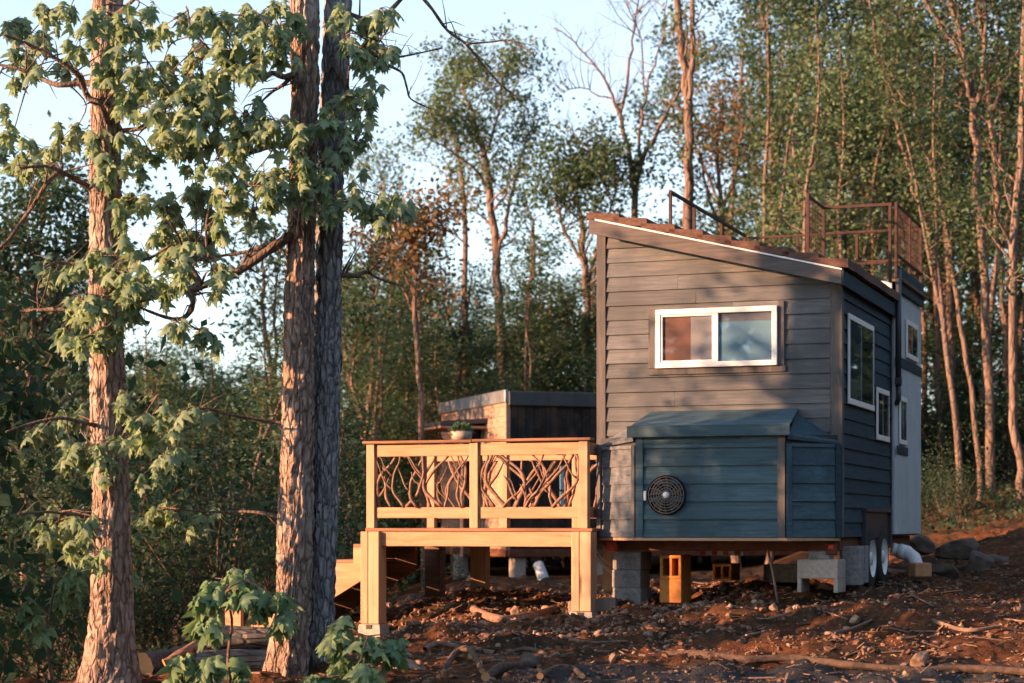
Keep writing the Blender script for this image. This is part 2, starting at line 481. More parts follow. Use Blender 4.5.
def laps(mb, O, U, Nn, u0, u1, z0, z1, step, rng, halfplanes=(), thick=.024, holes=()):
    """lapped boards on a vertical plane: O + U*u + z, proud along Nn"""
    O = Vector(O); U = Vector(U); Nn = Vector(Nn)
    z = z0
    while z < z1 - 1e-4:
        zt = min(z + step, z1)
        cuts = [u0, u1]
        if u1 - u0 > 1.6 and rng.random() < .55: cuts.append(rng.uniform(u0 + .5, u1 - .5))
        cuts.sort()
        for ua, ub in zip(cuts[:-1], cuts[1:]):
            poly = [(ua + .001, z), (ub - .001, z), (ub - .001, zt), (ua + .001, zt)]
            for h in halfplanes: poly = clip(poly, *h)
            if len(poly) < 3: continue
            jit = rng.uniform(-.003, .003)
            fr, bk = [], []
            for (u, zz) in poly:
                k = (zz - z) / step
                off = (thick + jit) * (1 - k) + .006 * k
                fr.append(O + U * u + Nn * off + Vector((0, 0, zz)))
                bk.append(O + U * u - Nn * .012 + Vector((0, 0, zz)))
            n = len(poly)
            mb.add(fr + bk, [tuple(range(n))] + [(i, (i + 1) % n, (i + 1) % n + n, i + n) for i in range(n)])
        z = zt

def make_window(parent, off, plane, u0, u1, z0, z1, split, panes, depth=.035, fw=.055, sash=True):
    """sliding window: plane 'front' (normal -s) at s=plane[1], or 'side' (normal +a) at a=plane[1]"""
    kind, p0 = plane
    def bx(mb, ua, ub, za, zb, d0, d1, bev=0.004):
        if kind == 'front': mb.box(ua, ub, p0 - d1, p0 - d0, za, zb, bev)
        else: mb.box(p0 + d0, p0 + d1, ua, ub, za, zb, bev)
    b = MB()        # recess back panel
    bx(b, u0 + .01, u1 - .01, z0 + .01, z1 - .01, .0, .006, 0)
    win = b.build('window', 'window_dark', parent, off)
    f = MB()
    bx(f, u0, u1, z1 - fw, z1, .002, depth + .012); bx(f, u0, u1, z0, z0 + fw, .002, depth + .016)
    bx(f, u0, u0 + fw, z0 + fw, z1 - fw, .002, depth + .010); bx(f, u1 - fw, u1, z0 + fw, z1 - fw, .002, depth + .010)
    f.build('window_frame', 'white_vinyl', win, off)
    s = MB(); ms = split; bx(s, ms - .022, ms + .022, z0 + fw, z1 - fw, .003, depth + .006)
    # inner sash of the sliding half
    if sash:
        bx(s, u0 + fw, u0 + fw + .022, z0 + fw, z1 - fw, .003, depth); bx(s, ms - .044, ms - .022, z0 + fw, z1 - fw, .003, depth)
        bx(s, u0 + fw + .022, ms - .044, z0 + fw, z0 + fw + .022, .003, depth); bx(s, u0 + fw + .022, ms - .044, z1 - fw - .022, z1 - fw, .003, depth)
    s.build('sash', 'white_vinyl', win, off)
    spans = [(u0 + fw + .022, ms - .044), (ms + .022, u1 - fw)] if sash else [(u0 + fw, ms - .022), (ms + .022, u1 - fw)]
    for (ua, ub), (gm, backs) in zip(spans, panes):
        g = MB(); bx(g, ua, ub, z0 + fw, z1 - fw, .022, .026, 0); g.build('pane', gm, win, off)
        for (t0, t1, y0, y1, mt, nm) in backs:
            c = MB(); bx(c, ua + (ub - ua) * t0, ua + (ub - ua) * t1, z0 + fw + (z1 - z0 - 2 * fw) * y0, z0 + fw + (z1 - z0 - 2 * fw) * y1, .0075, .0125, 0)
            c.build(nm, mt, win, off)
    return win

def build_house():
    rng = random.Random(4)
    z0r = .90
    root = empty('tiny_house', (HO.x, HO.y, z0r), TH)
    tag(root, 'blue-grey tiny house on a trailer with a slanted shingle roof and white framed windows', 'tiny house')
    off = (0, 0, z0r)
    S1 = 3.10       # depth of the low front part
    # --- body
    core = MB()
    core.prism([(0.0, ZB), (W, ZB), (W, roof_line(W) - .16), (0, roof_line(0) - .16)], 0.0, S1 - .1, 'y')
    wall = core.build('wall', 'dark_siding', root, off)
    m = MB()
    laps(m, (0, 0, 0), (1, 0, 0), (0, -1, 0), .075, W - .095, ZB, 4.75, .152, rng, [(.243, 1, 4.80 - .243 * .04 - .10)])
    m.build('front_siding', 'grey_siding', wall, off)
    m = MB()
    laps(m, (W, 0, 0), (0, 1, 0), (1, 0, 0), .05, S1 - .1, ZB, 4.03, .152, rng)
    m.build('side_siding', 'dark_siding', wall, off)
    m = MB()
    laps(m, (0, 0, 0), (0, 1, 0), (-1, 0, 0), .05, S1 - .1, ZB, 4.62, .152, rng)
    m.build('side_siding', 'grey_siding', wall, off)
    for (a0, a1) in ((-.028, .072), (W - .092, W + .030)):
        m = MB()
        zt = roof_line((a0 + a1) / 2) - .12
        m.box(a0, a1, -.032, .0, ZB - .004, zt, .004)
        if a0 < 0: m.box(a0, -.002, .002, .085, ZB - .004, zt, .003)
        else: m.box(W + .002, a1, .002, .05, ZB - .004, zt, .003)
        m.build('corner_trim', 'grey_trim', wall, off)
    # --- front window with its wooden casing
    u0, u1, w0, w1 = .625, 1.915, 3.235, 3.845
    win = make_window(root, off, ('front', -.026), u0, u1, w0, w1, (u0 + u1) / 2 + .005,
        [('glass_clear', [(0, .56, 0, 1, 'curtain', 'curtain'), (.562, 1, 0, 1, 'grey_curtain', 'curtain')]),
         ('glass_mirror', [(0, 1, 0, .82, 'sky_tint_blind', 'sky_tint_blind'), (0, 1, .822, 1, 'grey_curtain', 'blind_box')])])
    t = MB()
    t.box(u0 - .082, u0 - .003, -.040, -.004, w0 + .001, w1 + .012, .004); t.box(u1 + .003, u1 + .07, -.040, -.004, w0 + .001, w1 + .05, .004)
    t.box(u0 - .075, u1 + .085, -.043, -.004, w0 - .068, w0 - .002, .004)
    t.build('casing', 'grey_trim', win, off)
    # --- side windows
    sp = ('side', W + .024)
    make_window(root, off, sp, .26, 1.75, 2.845, 3.775, 1.0,
        [('glass', [(0, 1, 0, 1, 'grey_curtain', 'curtain')]), ('glass', [])], fw=.06, sash=False, depth=.012)
    make_window(root, off, sp, 1.98, 2.78, 2.545, 3.13, 2.38, [('glass', []), ('glass', [])], fw=.06, sash=False, depth=.012)
    # --- roof
    rf = MB()
    a0, a1, s0, s1 = -.045, W + .055, -.25, S1 + .02
    rf.prism([(a0, roof_line(a0) - .13), (a1, roof_line(a1) - .13), (a1, roof_line(a1) - .012), (a0, roof_line(a0) - .012)], s0 + .03, s1, 'y')
    roof = rf.build('roof', 'dark_siding', root, off)
    m = MB()
    m.prism([(a0, roof_line(a0) - .145), (a1 + .004, roof_line(a1) - .145), (a1 + .004, roof_line(a1) - .004), (a0, roof_line(a0) - .004)], s0, s0 + .028, 'y')
    m.build('fascia', 'fascia_wood', roof, off)
    m = MB()
    m.box(a1 + .002, a1 + .026, s0 + .004, s1, roof_line(a1) - .155, roof_line(a1) - .002, .003)
    m.build('fascia', 'dark_siding', roof, off)
    m = MB()
    m.prism([(a0 + .07, roof_line(a0 + .07) - .002), (a1 + .01, roof_line(a1) - .004), (a1 + .01, roof_line(a1) + .012), (a0 + .07, roof_line(a0 + .07) + .016)], s0 - .014, s0 + .10, 'y')
    m.build('drip_edge', 'drip_edge', roof, off)
    slope = math.atan(.243)
    nC = 9; pitch = (a1 - a0 + .04) / nC
    for k in range(nC):
        m = MB(); ua = a0 - .03 + k * pitch; ub = ua + pitch + .06
        z_a, z_b = roof_line(ua) + .045, roof_line(ub) + .018
        # boards split along the depth of the roof
        y = s0 + .002
        while y < s1:
            y2 = min(y + rng.uniform(.34, .62), s1)
            dz = rng.uniform(-.006, .006)
            tk = .088
            lift = .022
            P = [(ua, z_a - .042 + dz), (ub, z_b + lift - .002 + dz), (ub, z_b + lift + tk + dz), (ua, z_a - .042 + tk * .75 + dz)]
            m.prism(P, y + .003, y2, 'y'); y = y2
        m.build('roof_shingle', 'roof_shingle', roof, off)
    # --- equipment cabinet bay on the front
    p = .45; aL, aR = .54, 2.08; zt = 2.53
    cb = MB()
    cb.prism([(.02, -.034), (aL, -p), (aR, -p), (W - .02, -.034)], ZB + .002, zt - .02, 'z')
    cab = cb.build('cabinet', 'window_dark', root, off)
    m = MB(); laps(m, (0, -p, 0), (1, 0, 0), (0, -1, 0), aL + .07, aR - .07, ZB, zt, .182, rng)
    m.build('front_siding', 'shaded_cabinet_siding', cab, off)
    dL = Vector((aL - .0, -p + .034, 0)); lenL = dL.length; uL = dL.normalized(); nL = Vector((uL.y, -uL.x, 0))
    m = MB(); laps(m, (0, -.034, 0), uL, nL, .075, lenL - .065, ZB, 2.42, .182, rng); m.build('left_siding', 'grey_siding', cab, off)
    dR = Vector((W - aR, p - .034, 0)); lenR = dR.length; uR = dR.normalized(); nR = Vector((uR.y, -uR.x, 0))
    m = MB(); laps(m, (aR, -p, 0), uR, nR, .065, lenR - .06, ZB, 2.42, .182, rng); m.build('right_siding', 'shaded_cabinet_siding', cab, off)
    def strip(o, u, n, a, b, za, zb, t, nm, mt):
        mm = MB(); o = Vector(o); q = []
        P = []
        for d in (-.004, t):
            for (x, z) in ((a, za), (b, za), (b, zb), (a, zb)): P.append(o + u * x + n * d + Vector((0, 0, z)))
        mm.add(P, [(3, 2, 1, 0), (4, 5, 6, 7), (0, 1, 5, 4), (1, 2, 6, 5), (2, 3, 7, 6), (3, 0, 4, 7)])
        mm.build(nm, mt, cab, off)
    X = Vector((1, 0, 0)); NY = Vector((0, -1, 0))
    strip((0, -p, 0), X, NY, aL - .005, aL + .07, ZB - .003, zt - .03, .034, 'trim_board', 'shaded_cabinet_siding')
    strip((0, -p, 0), X, NY, aR - .07, aR + .005, ZB - .003, zt - .03, .034, 'trim_board', 'grey_trim')
    strip((0, -p, 0), X, NY, aL + .072, aR - .072, zt - .10, zt - .03, .031, 'trim_board', 'shaded_cabinet_siding')
    strip((0, -.034, 0), uL, nL, .0, .07, ZB - .003, 2.415, .033, 'trim_board', 'grey_trim')
    strip((0, -.034, 0), uL, nL, lenL - .06, lenL - .004, ZB - .003, 2.415, .033, 'trim_board', 'grey_trim')
    strip((aR, -p, 0), uR, nR, .004, .062, ZB - .003, 2.415, .033, 'trim_board', 'shaded_cabinet_siding')
    strip((aR, -p, 0), uR, nR, lenR - .055, lenR, ZB - .003, 2.415, .033, 'trim_board', 'dark_siding')
    # plywood floor under the bay
    m = MB(); m.prism([(.0, .03), (.0, -.04), (aL - .03, -p - .035), (aR + .03, -p - .035), (W, -.04), (W, .03)], ZB - .035, ZB - .006, 'z')
    m.build('floor_sheet', 'pine', cab, off)
    # lid: three boards sloping to the front, plus hipped corners
    zb_, zf = 2.79, 2.60
    m = MB()
    f0, f1, b0, b1 = aL - .07, aR + .06, aL + .03, aR + .05
    sB, sF = -.030, -p - .075
    for k in range(3):
        t0, t1 = k / 3 + .004, (k + 1) / 3 - .004
        def pt(t, e, dz): 
            return ((b0 + (f0 - b0) * t) if e == 0 else (b1 + (f1 - b1) * t), sB + (sF - sB) * t, zb_ + (zf - zb_) * t + dz)
        P = [pt(t0, 0, 0), pt(t0, 1, 0), pt(t1, 1, 0), pt(t1, 0, 0), pt(t0, 0, -.022), pt(t0, 1, -.022), pt(t1, 1, -.022), pt(t1, 0, -.022)]
        m.add(P, [(0, 1, 2, 3), (7, 6, 5, 4), (0, 4, 5, 1), (1, 5, 6, 2), (2, 6, 7, 3), (3, 7, 4, 0)])
    lid = m.build('cabinet_roof', 'shaded_cabinet_siding', cab, off)
    m = MB(); m.box(f0 - .01, f1 + .01, sF - .03, sF - .004, zf - .105, zf + .012, .003)
    m.build('fascia', 'shaded_cabinet_siding', cab, off)
    m = MB()
    m.add([(aL - .02, -.036, 2.74), (-.005, -.045, 2.435), (aL - .04, -p - .03, 2.50), (aL - .04, -.04, 2.42), (-.005, -.036, 2.415), (aL - .03, -p - .03, 2.46)],
          [(0, 1, 2), (1, 4, 5, 2), (0, 2, 5, 3), (0, 3, 4, 1), (3, 5, 4)])
    m.build('hip_panel', 'grey_siding', cab, off)
    m = MB()
    m.add([(aR + .03, -.036, 2.745), (W + .006, -.045, 2.435), (aR + .04, -p - .03, 2.50), (aR + .04, -.04, 2.42), (W + .006, -.036, 2.415), (aR + .03, -p - .03, 2.46)],
          [(0, 2, 1), (1, 2, 5, 4), (0, 3, 5, 2), (0, 1, 4, 3), (3, 4, 5)])
    m.build('hip_panel', 'shaded_cabinet_siding', cab, off)
    # fan behind a round perforated grille
    fc = (.86, -p - .03, 1.905); rr = .2
    m = MB(); m.lathe([(.0, .012), (rr - .012, .012), (rr - .008, -.010), (rr + .004, -.014), (rr + .006, .02)], fc, 'y', 40)
    fan = m.build('fan_vent', 'fan_black', cab, off)
    m = MB()
    for r_ in np.linspace(.045, rr - .014, 6):
        pts = [(fc[0] + r_ * math.cos(t), fc[1] - .012 - .010 * (1 - (r_ / rr) ** 2), fc[2] + r_ * math.sin(t)) for t in np.linspace(0, 2 * math.pi, 33)]
        m.tube(pts, .0046, 4, False)
    for k in range(16):
        t = 2 * math.pi * k / 16
        m.tube([(fc[0] + r_ * math.cos(t + r_ * 2.2), fc[1] - .013 - .010 * (1 - (r_ / rr) ** 2), fc[2] + r_ * math.sin(t + r_ * 2.2)) for r_ in (.03, .09, .14, rr - .01)], .0036, 3, False)
    m.build('grille', 'grille_wire', fan, off)
    for k in range(5):
        t0 = 2 * math.pi * k / 5; bl = MB()
        P = []
        for r_, dt, dy in ((.035, 0, .004), (.035, .5, -.002), (rr * .86, .62, -.004), (rr * .86, -.02, .006)): P.append((fc[0] + r_ * math.cos(t0 + dt), fc[1] + dy, fc[2] + r_ * math.sin(t0 + dt)))
        bl.add(P + [(x, y + .004, z) for x, y, z in P], [(0, 1, 2, 3), (7, 6, 5, 4), (0, 4, 5, 1), (1, 5, 6, 2), (2, 6, 7, 3), (3, 7, 4, 0)])
        bl.build('fan_blade', 'dark_metal', fan, off)
    m = MB(); m.lathe([(.0, -.034), (.030, -.032), (.034, -.02), (.034, -.01)], fc, 'y', 20); m.build('hub', 'plastic_white', fan, off)
    m = MB(); m.box(fc[0] - rr - .042, fc[0] - rr - .012, fc[1] - .006, fc[1] + .016, fc[2] - .055, fc[2] + .045, .005)
    m.build('latch', 'plastic_white', cab, off)
    # --- rear part with its roof deck, white metal cladding
    A1 = W + .062; S0, S2, ZT = 3.02, 4.92, 4.43
    m = MB(); m.box(.0, A1 - .02, S0, S2, ZB, ZT - .02); rear = m.build('rear_wall', 'window_dark', root, off)
    m = MB()      # ribbed cladding on the right side
    n = 19; ds = (S2 - S0) / n
    prof = []
    for k in range(n):
        y = S0 + k * ds
        prof += [(A1, y), (A1, y + ds * .55), (A1 + .026, y + ds * .62), (A1 + .026, y + ds * .92), (A1, y + ds)]
    prof += [(A1 - .03, S2), (A1 - .03, S0)]
    m.prism(prof, ZB + .02, ZT - .13, 'z')
    m.build('cladding', 'white_metal', rear, off)
    m = MB()
    m.box(1.9, A1 - .1, S0 - .02, S0 - .003, 4.0, 4.20, .003); m.build('cladding', 'white_metal', rear, off)
    m = MB(); m.box(1.9, A1 - .1, S0 - .03, S0 - .004, 4.203, 4.33, .003); m.build('trim_board', 'dark_siding', rear, off)
    m = MB(); m.box(1.5, A1 - .02, S0 - .035, S0 - .004, 4.333, 4.425, .003); m.build('trim_board', 'drip_edge', rear, off)
    for (za, zb) in ((ZT - .128, ZT + .16), (3.44, 3.56), (2.42, 2.52)):
        m = MB(); m.box(A1 + .028, A1 + (.06 if za > 4 else .036), S0 + .01, S2 + .01 if za > 3 else S0 + .8, za, zb, .004)
        m.build('trim_board', 'dark_siding', rear, off)
    make_window(root, off, ('side', A1 + .028), 3.66, 4.52, 3.585, 4.04, 4.1, [('glass', []), ('glass', [])], fw=.06, sash=False, depth=.012)
    make_window(root, off, ('side', A1 + .028), 3.16, 3.66, 2.54, 3.10, 3.42, [('glass', []), ('glass', [])], fw=.055, sash=False, depth=.012)
    m = MB()
    m.tube([(A1 + .05, S0 - .02, 4.55), (A1 + .05, S0 - .02, 3.20)], .035, 8); m.box(A1 + .012, A1 + .088, S0 - .058, S0 + .018, 3.22, 3.30, .008)
    m.tube([(A1 + .05, S0 - .02, 3.2), (A1 + .05, S0 - .0, 3.05), (A1 + .02, S0 + .03, 3.0)], .03, 8)
    m.build('downspout', 'dark_metal', root, off)
    m = MB(); m.box(.0, A1 + .10, S0 + .04, S2 + .06, ZT - .015, ZT + .02, .004); m.build('roof_deck', 'dark_joist', root, off)
    # --- rusty steel railing on the roof
    zr = 5.30; aLf = .42; sB_ = 4.86; aP = 1.80
    tr = .018
    m = MB()
    def bar(p, q, w=.026): m.beam(p, q, w, w)
    bar((aLf, 1.25, zr), (aLf, sB_, zr), .032); bar((aLf, sB_, zr - .03), (A1, sB_, zr - .03)); bar((A1 + .03, S0 - .05, zr), (A1 + .03, sB_, zr))
    bar((aP, S0 - .05, zr), (A1 - .02, S0 - .05, zr), .032); bar((aP, 2.06, zr), (aP, S0 - .05, zr))
    rail = m.build('roof_railing', 'rust', root, off)
    m = MB()
    bar((aP + .03, S0 - .05, 5.0), (A1 - .03, S0 - .05, 5.0)); bar((aP + .03, S0 - .05, 4.63), (A1 - .03, S0 - .05, 4.63))
    bar((aP, 2.1, 4.62), (aP, S0 - .08, 4.62)); bar((A1 + .03, S0, 4.72), (A1 + .03, sB_, 4.72)); bar((aLf + .03, sB_, 4.9), (A1 - .03, sB_, 4.9))
    m.build('mid_rail', 'rust', rail, off)
    for (a, s, zb, zt_) in ((aLf, 1.27, 4.68, zr), (aLf, 2.30, 4.68, zr - .02), (aLf, 3.6, 4.42, zr - .02), (aLf, sB_, 4.42, zr - .02), (aP, 2.06, 4.36, zr + .03),
                           (aP, S0 - .05, 4.36, zr - .02), (A1 - .04, S0 - .05, 4.40, zr + .02), (A1 + .03, S0 - .05, 4.45, zr + .02), (A1 + .03, 3.95, 4.45, zr - .02),
                           (A1 + .03, sB_, 4.45, zr - .02), (1.1, sB_, 4.42, zr - .05), (1.85, sB_, 4.42, zr - .05)):
        m = MB(); m.box(a - .017, a + .017, s - .017, s + .017, zb, zt_, .003); m.build('rail_post', 'rust', rail, off)
    def mesh_panel(p, q, za, zb, n):
        m = MB(); p = Vector(p); q = Vector(q)
        for k in range(1, n): 
            x = p.lerp(q, k / n); m.tube([(x.x, x.y, za), (x.x, x.y, zb)], .0035, 4, False)
        nz_ = int((zb - za) / .1)
        for k in range(1, nz_): 
            z = za + (zb - za) * k / nz_; m.tube([(p.x, p.y, z), (q.x, q.y, z)], .0035, 4, False)
        m.build('wire_mesh', 'rust', rail, off)
    mesh_panel((A1 + .03, S0, 0), (A1 + .03, sB_, 0), 4.72, zr, 22)
    mesh_panel((aP, 2.1, 0), (aP, S0 - .08, 0), 4.62, zr, 9)
    # --- trailer
    m = MB()
    m.box(.20, 2.50, .02, .12, ZB - .145, ZB - .04, .008)
    fr = m.build('trailer_frame', 'rusty_frame', root, off)
    m = MB()
    for a in (.22, 2.42): m.box(a, a + .10, .13, 4.8, ZB - .14, ZB - .005, .006)
    for s in np.arange(.7, 4.8, .6): m.box(.33, 2.41, s, s + .05, ZB - .09, ZB - .005, .004)
    m.build('chassis_beam', 'rusty_frame', fr, off)
    for (a, w_) in ((.07, .115), (2.40, .125)):
        m = MB(); m.box(a, a + w_, -.012, .016, ZB - .155, ZB - .04, .012)
        if a > 1: m = MB(); m.box(a, a + w_, -.01, .016, ZB - .18, ZB - .055, .012)
        tl = m.build('tail_light', 'red_lens' if a < 1 else 'rusty_frame', root, off)
        m = MB(); m.box(a + .03, a + .085, -.02, -.010, ZB - .12, ZB - .075, .006); m.build('lens', 'red_lens', tl, off)
    rs = MB(); rs.box(.93, 1.40, .60, .612, 1.275, 1.325, .002)
    st = rs.build('reflector_strip', 'white_lens', root, off)
    m = MB()
    for k in range(4): m.box(.935 + k * .125, .995 + k * .125, .594, .601, 1.279, 1.321, 0)
    m.build('red_band', 'red_lens', st, off)
    # wheels and arch
    m = MB()
    m.box(W + .002, W + .06, 1.16, 1.22, 1.38, 1.74, .004); m.box(W + .002, W + .06, 2.80, 2.86, 1.38, 1.74, .002); m.box(W + .002, W + .07, 1.16, 2.86, 1.742, 1.775, .004)
    m.box(W + .022, W + .030, 1.22, 2.80, 1.46, 1.74, 0)
    m.build('wheel_arch', 'dark_metal', root, off)
    for s in (1.62, 2.40):
        cz = ground(*loc2w(W, s).xy) + .355
        c = (W - .055, s, cz)
        m = MB(); m.lathe([(.20, -.1), (.30, -.105), (.345, -.085), (.355, -.05), (.355, .05), (.345, .085), (.30, .105), (.20, .10)], c, 'x', 36)
        wh = m.build('wheel', 'tyre', root, off)
        m = MB(); m.lathe([(.205, .112), (.195, .095), (.17, .07), (.08, .055), (.07, .10), (.0, .105)], c, 'x', 28); m.build('rim', 'wheel_rim', wh, off)
    return root

house = build_house()

# ------------------------------------------------------------------ concrete blocks and props under the house
def hollow_block(mb, L, D, H, cells='front', wall=.034):
    """concrete block with its two open cells turned to the front (+-y) or up"""
    if cells == 'front':
        mb.box(-L / 2, L / 2, -D / 2, D / 2, 0, wall, .006); mb.box(-L / 2, L / 2, -D / 2, D / 2, H - wall, H, .006)
        for x in (-L / 2, -wall / 2, L / 2 - wall): mb.box(x + .001, x + wall - .001, -D / 2 + .003, D / 2 - .003, wall - .002, H - wall + .002, .004)
        mb.box(-L / 2 + .01, L / 2 - .01, D / 2 - .05, D / 2 - .02, wall - .002, H - wall + .002, 0)
    elif cells == 'legs':
        mb.box(-L / 2, L / 2, -D / 2, D / 2, H * .42, H, .008)
        for x in (-L / 2, L / 2 - wall * 1.3): mb.box(x, x + wall * 1.3, -D / 2, D / 2, 0, H * .42 + .003, .005)
    else:
        mb.box(-L / 2, L / 2, -D / 2, D / 2, 0, H, .007)
        mb.box(-.006, .006, -D / 2 - .004, -D / 2 + .002, .01, H - .01, 0) if cells == 'split' else None

def block(label, a, s, z, L, D, H, cells='solid', mat='concrete', rz=0.0, group='concrete blocks holding up the trailer', name='concrete_block', cat='concrete block'):
    m = MB(); hollow_block(m, L, D, H, cells)
    p = loc2w(a, s, z)
    o = m.build(name, mat); o.location = p; o.rotation_euler = (0, 0, TH + R(rz))
    tag(o, label, cat, group); return o
gl = ground(*loc2w(.28, .2).xy)
zz = .745
block('grey concrete block at the foot of the stack below the red tail light', .27, .28, zz, .31, .40, .188, 'solid')
block('middle concrete block of the stack below the red tail light, with a vertical seam', .26, .28, zz + .190, .31, .40, .19, 'split', rz=1)
block('topmost concrete block of the stack below the red tail light', .27, .29, zz + .382, .31, .40, .188, 'split', rz=-1)
block('lower solid block of the sunlit ochre stack under the house', .727, .36, .78, .24, .40, .25, 'solid', 'sun_ochre_concrete')
block('upper slotted block of the sunlit ochre stack under the house', .727, .36, 1.032, .235, .40, .25, 'front', 'sun_ochre_concrete')
block('slotted block deep in the shade under the house behind the reflector strip', .95, 1.7, .98, .22, .40, .19, 'front', 'sun_ochre_concrete')
block('tan block with two open legs below the right end of the trailer beam', 2.34, .10, .915, .42, .36, .335, 'legs', 'pale_concrete', rz=-2)
block('small grey block lying on top of the tan legged block', 2.33, .12, 1.252, .22, .22, .085, 'solid')
block('grey block standing upright beside the house corner, front of three', 2.60, .42, .98, .20, .20, .40, 'solid')
block('grey block standing upright between the corner block and the wheels', 2.50, .85, .98, .20, .20, .36, 'split')
block('narrow grey block leaning nearest to the front wheel', 2.56, 1.22, .98, .10, .22, .40, 'solid')
block('square block in the dark middle of the space under the house', 1.55, 1.9, .96, .40, .20, .20, 'solid')
m = MB(); m.box(-.26, .26, -.11, .11, -.02, .12, .012); o = m.build('timber_offcut', 'weathered_boards')
o.location = loc2w(-.02, -.12, .69); o.rotation_euler = (R(-8), R(-5), TH + R(3)); tag(o, 'weathered timber offcut lying against the block stack beside the deck post', 'timber')
m = MB(); q0 = PX(768, 550, 20.35); q1 = PX(778, 603, 20.12)
m.tube([q0, q0.lerp(q1, .4) + Vector((.006, 0, 0)), q1], [.012, .014, .013], 6); tag(m.build('prop_stick', 'twig'), 'thin stick leaning from the trailer beam down to the dirt', 'stick')

# white drain pipe with its elbow right of the wheels
m = MB()
pp = [PX(892, 549, 23.0), PX(900, 551, 23.0), PX(908, 553.5, 22.9), PX(914, 558, 22.8), PX(917.5, 566, 22.75), PX(918, 574, 22.75)]
m.tube(pp, [.075, .075, .078, .078, .072, .072], 14); o = m.build('drain_pipe', 'plastic_white'); tag(o, 'white plastic drain pipe elbow bending down beside the wheels', 'pipe')
m = MB(); m.tube([pp[1], pp[2]], .088, 14); m.build('collar', 'plastic_white', o)
c = MB(); c.box(-.10, .10, -.10, .10, 0, .16, .012); o = c.build('brick_block', 'cut_wood'); o.location = PX(920, 577, 22.4); o.rotation_euler = (0, 0, R(12)); tag(o, 'small orange-lit block standing under the end of the drain pipe', 'block')
# pale cable looping to the ground at the deck corner
m = MB()
for pts in ([(590, 549), (597, 556), (604, 566), (612, 571), (622, 569)], [(590, 551), (600, 564), (612, 574), (626, 576)], [(594, 547), (602, 559), (614, 567), (624, 563)]):
    P = [PX(x, y, 21.9) for x, y in pts]
    m.tube(P, .008, 5)
tag(m.build('power_cable', 'cable'), 'pale cables looping down between the deck and the house', 'cable')
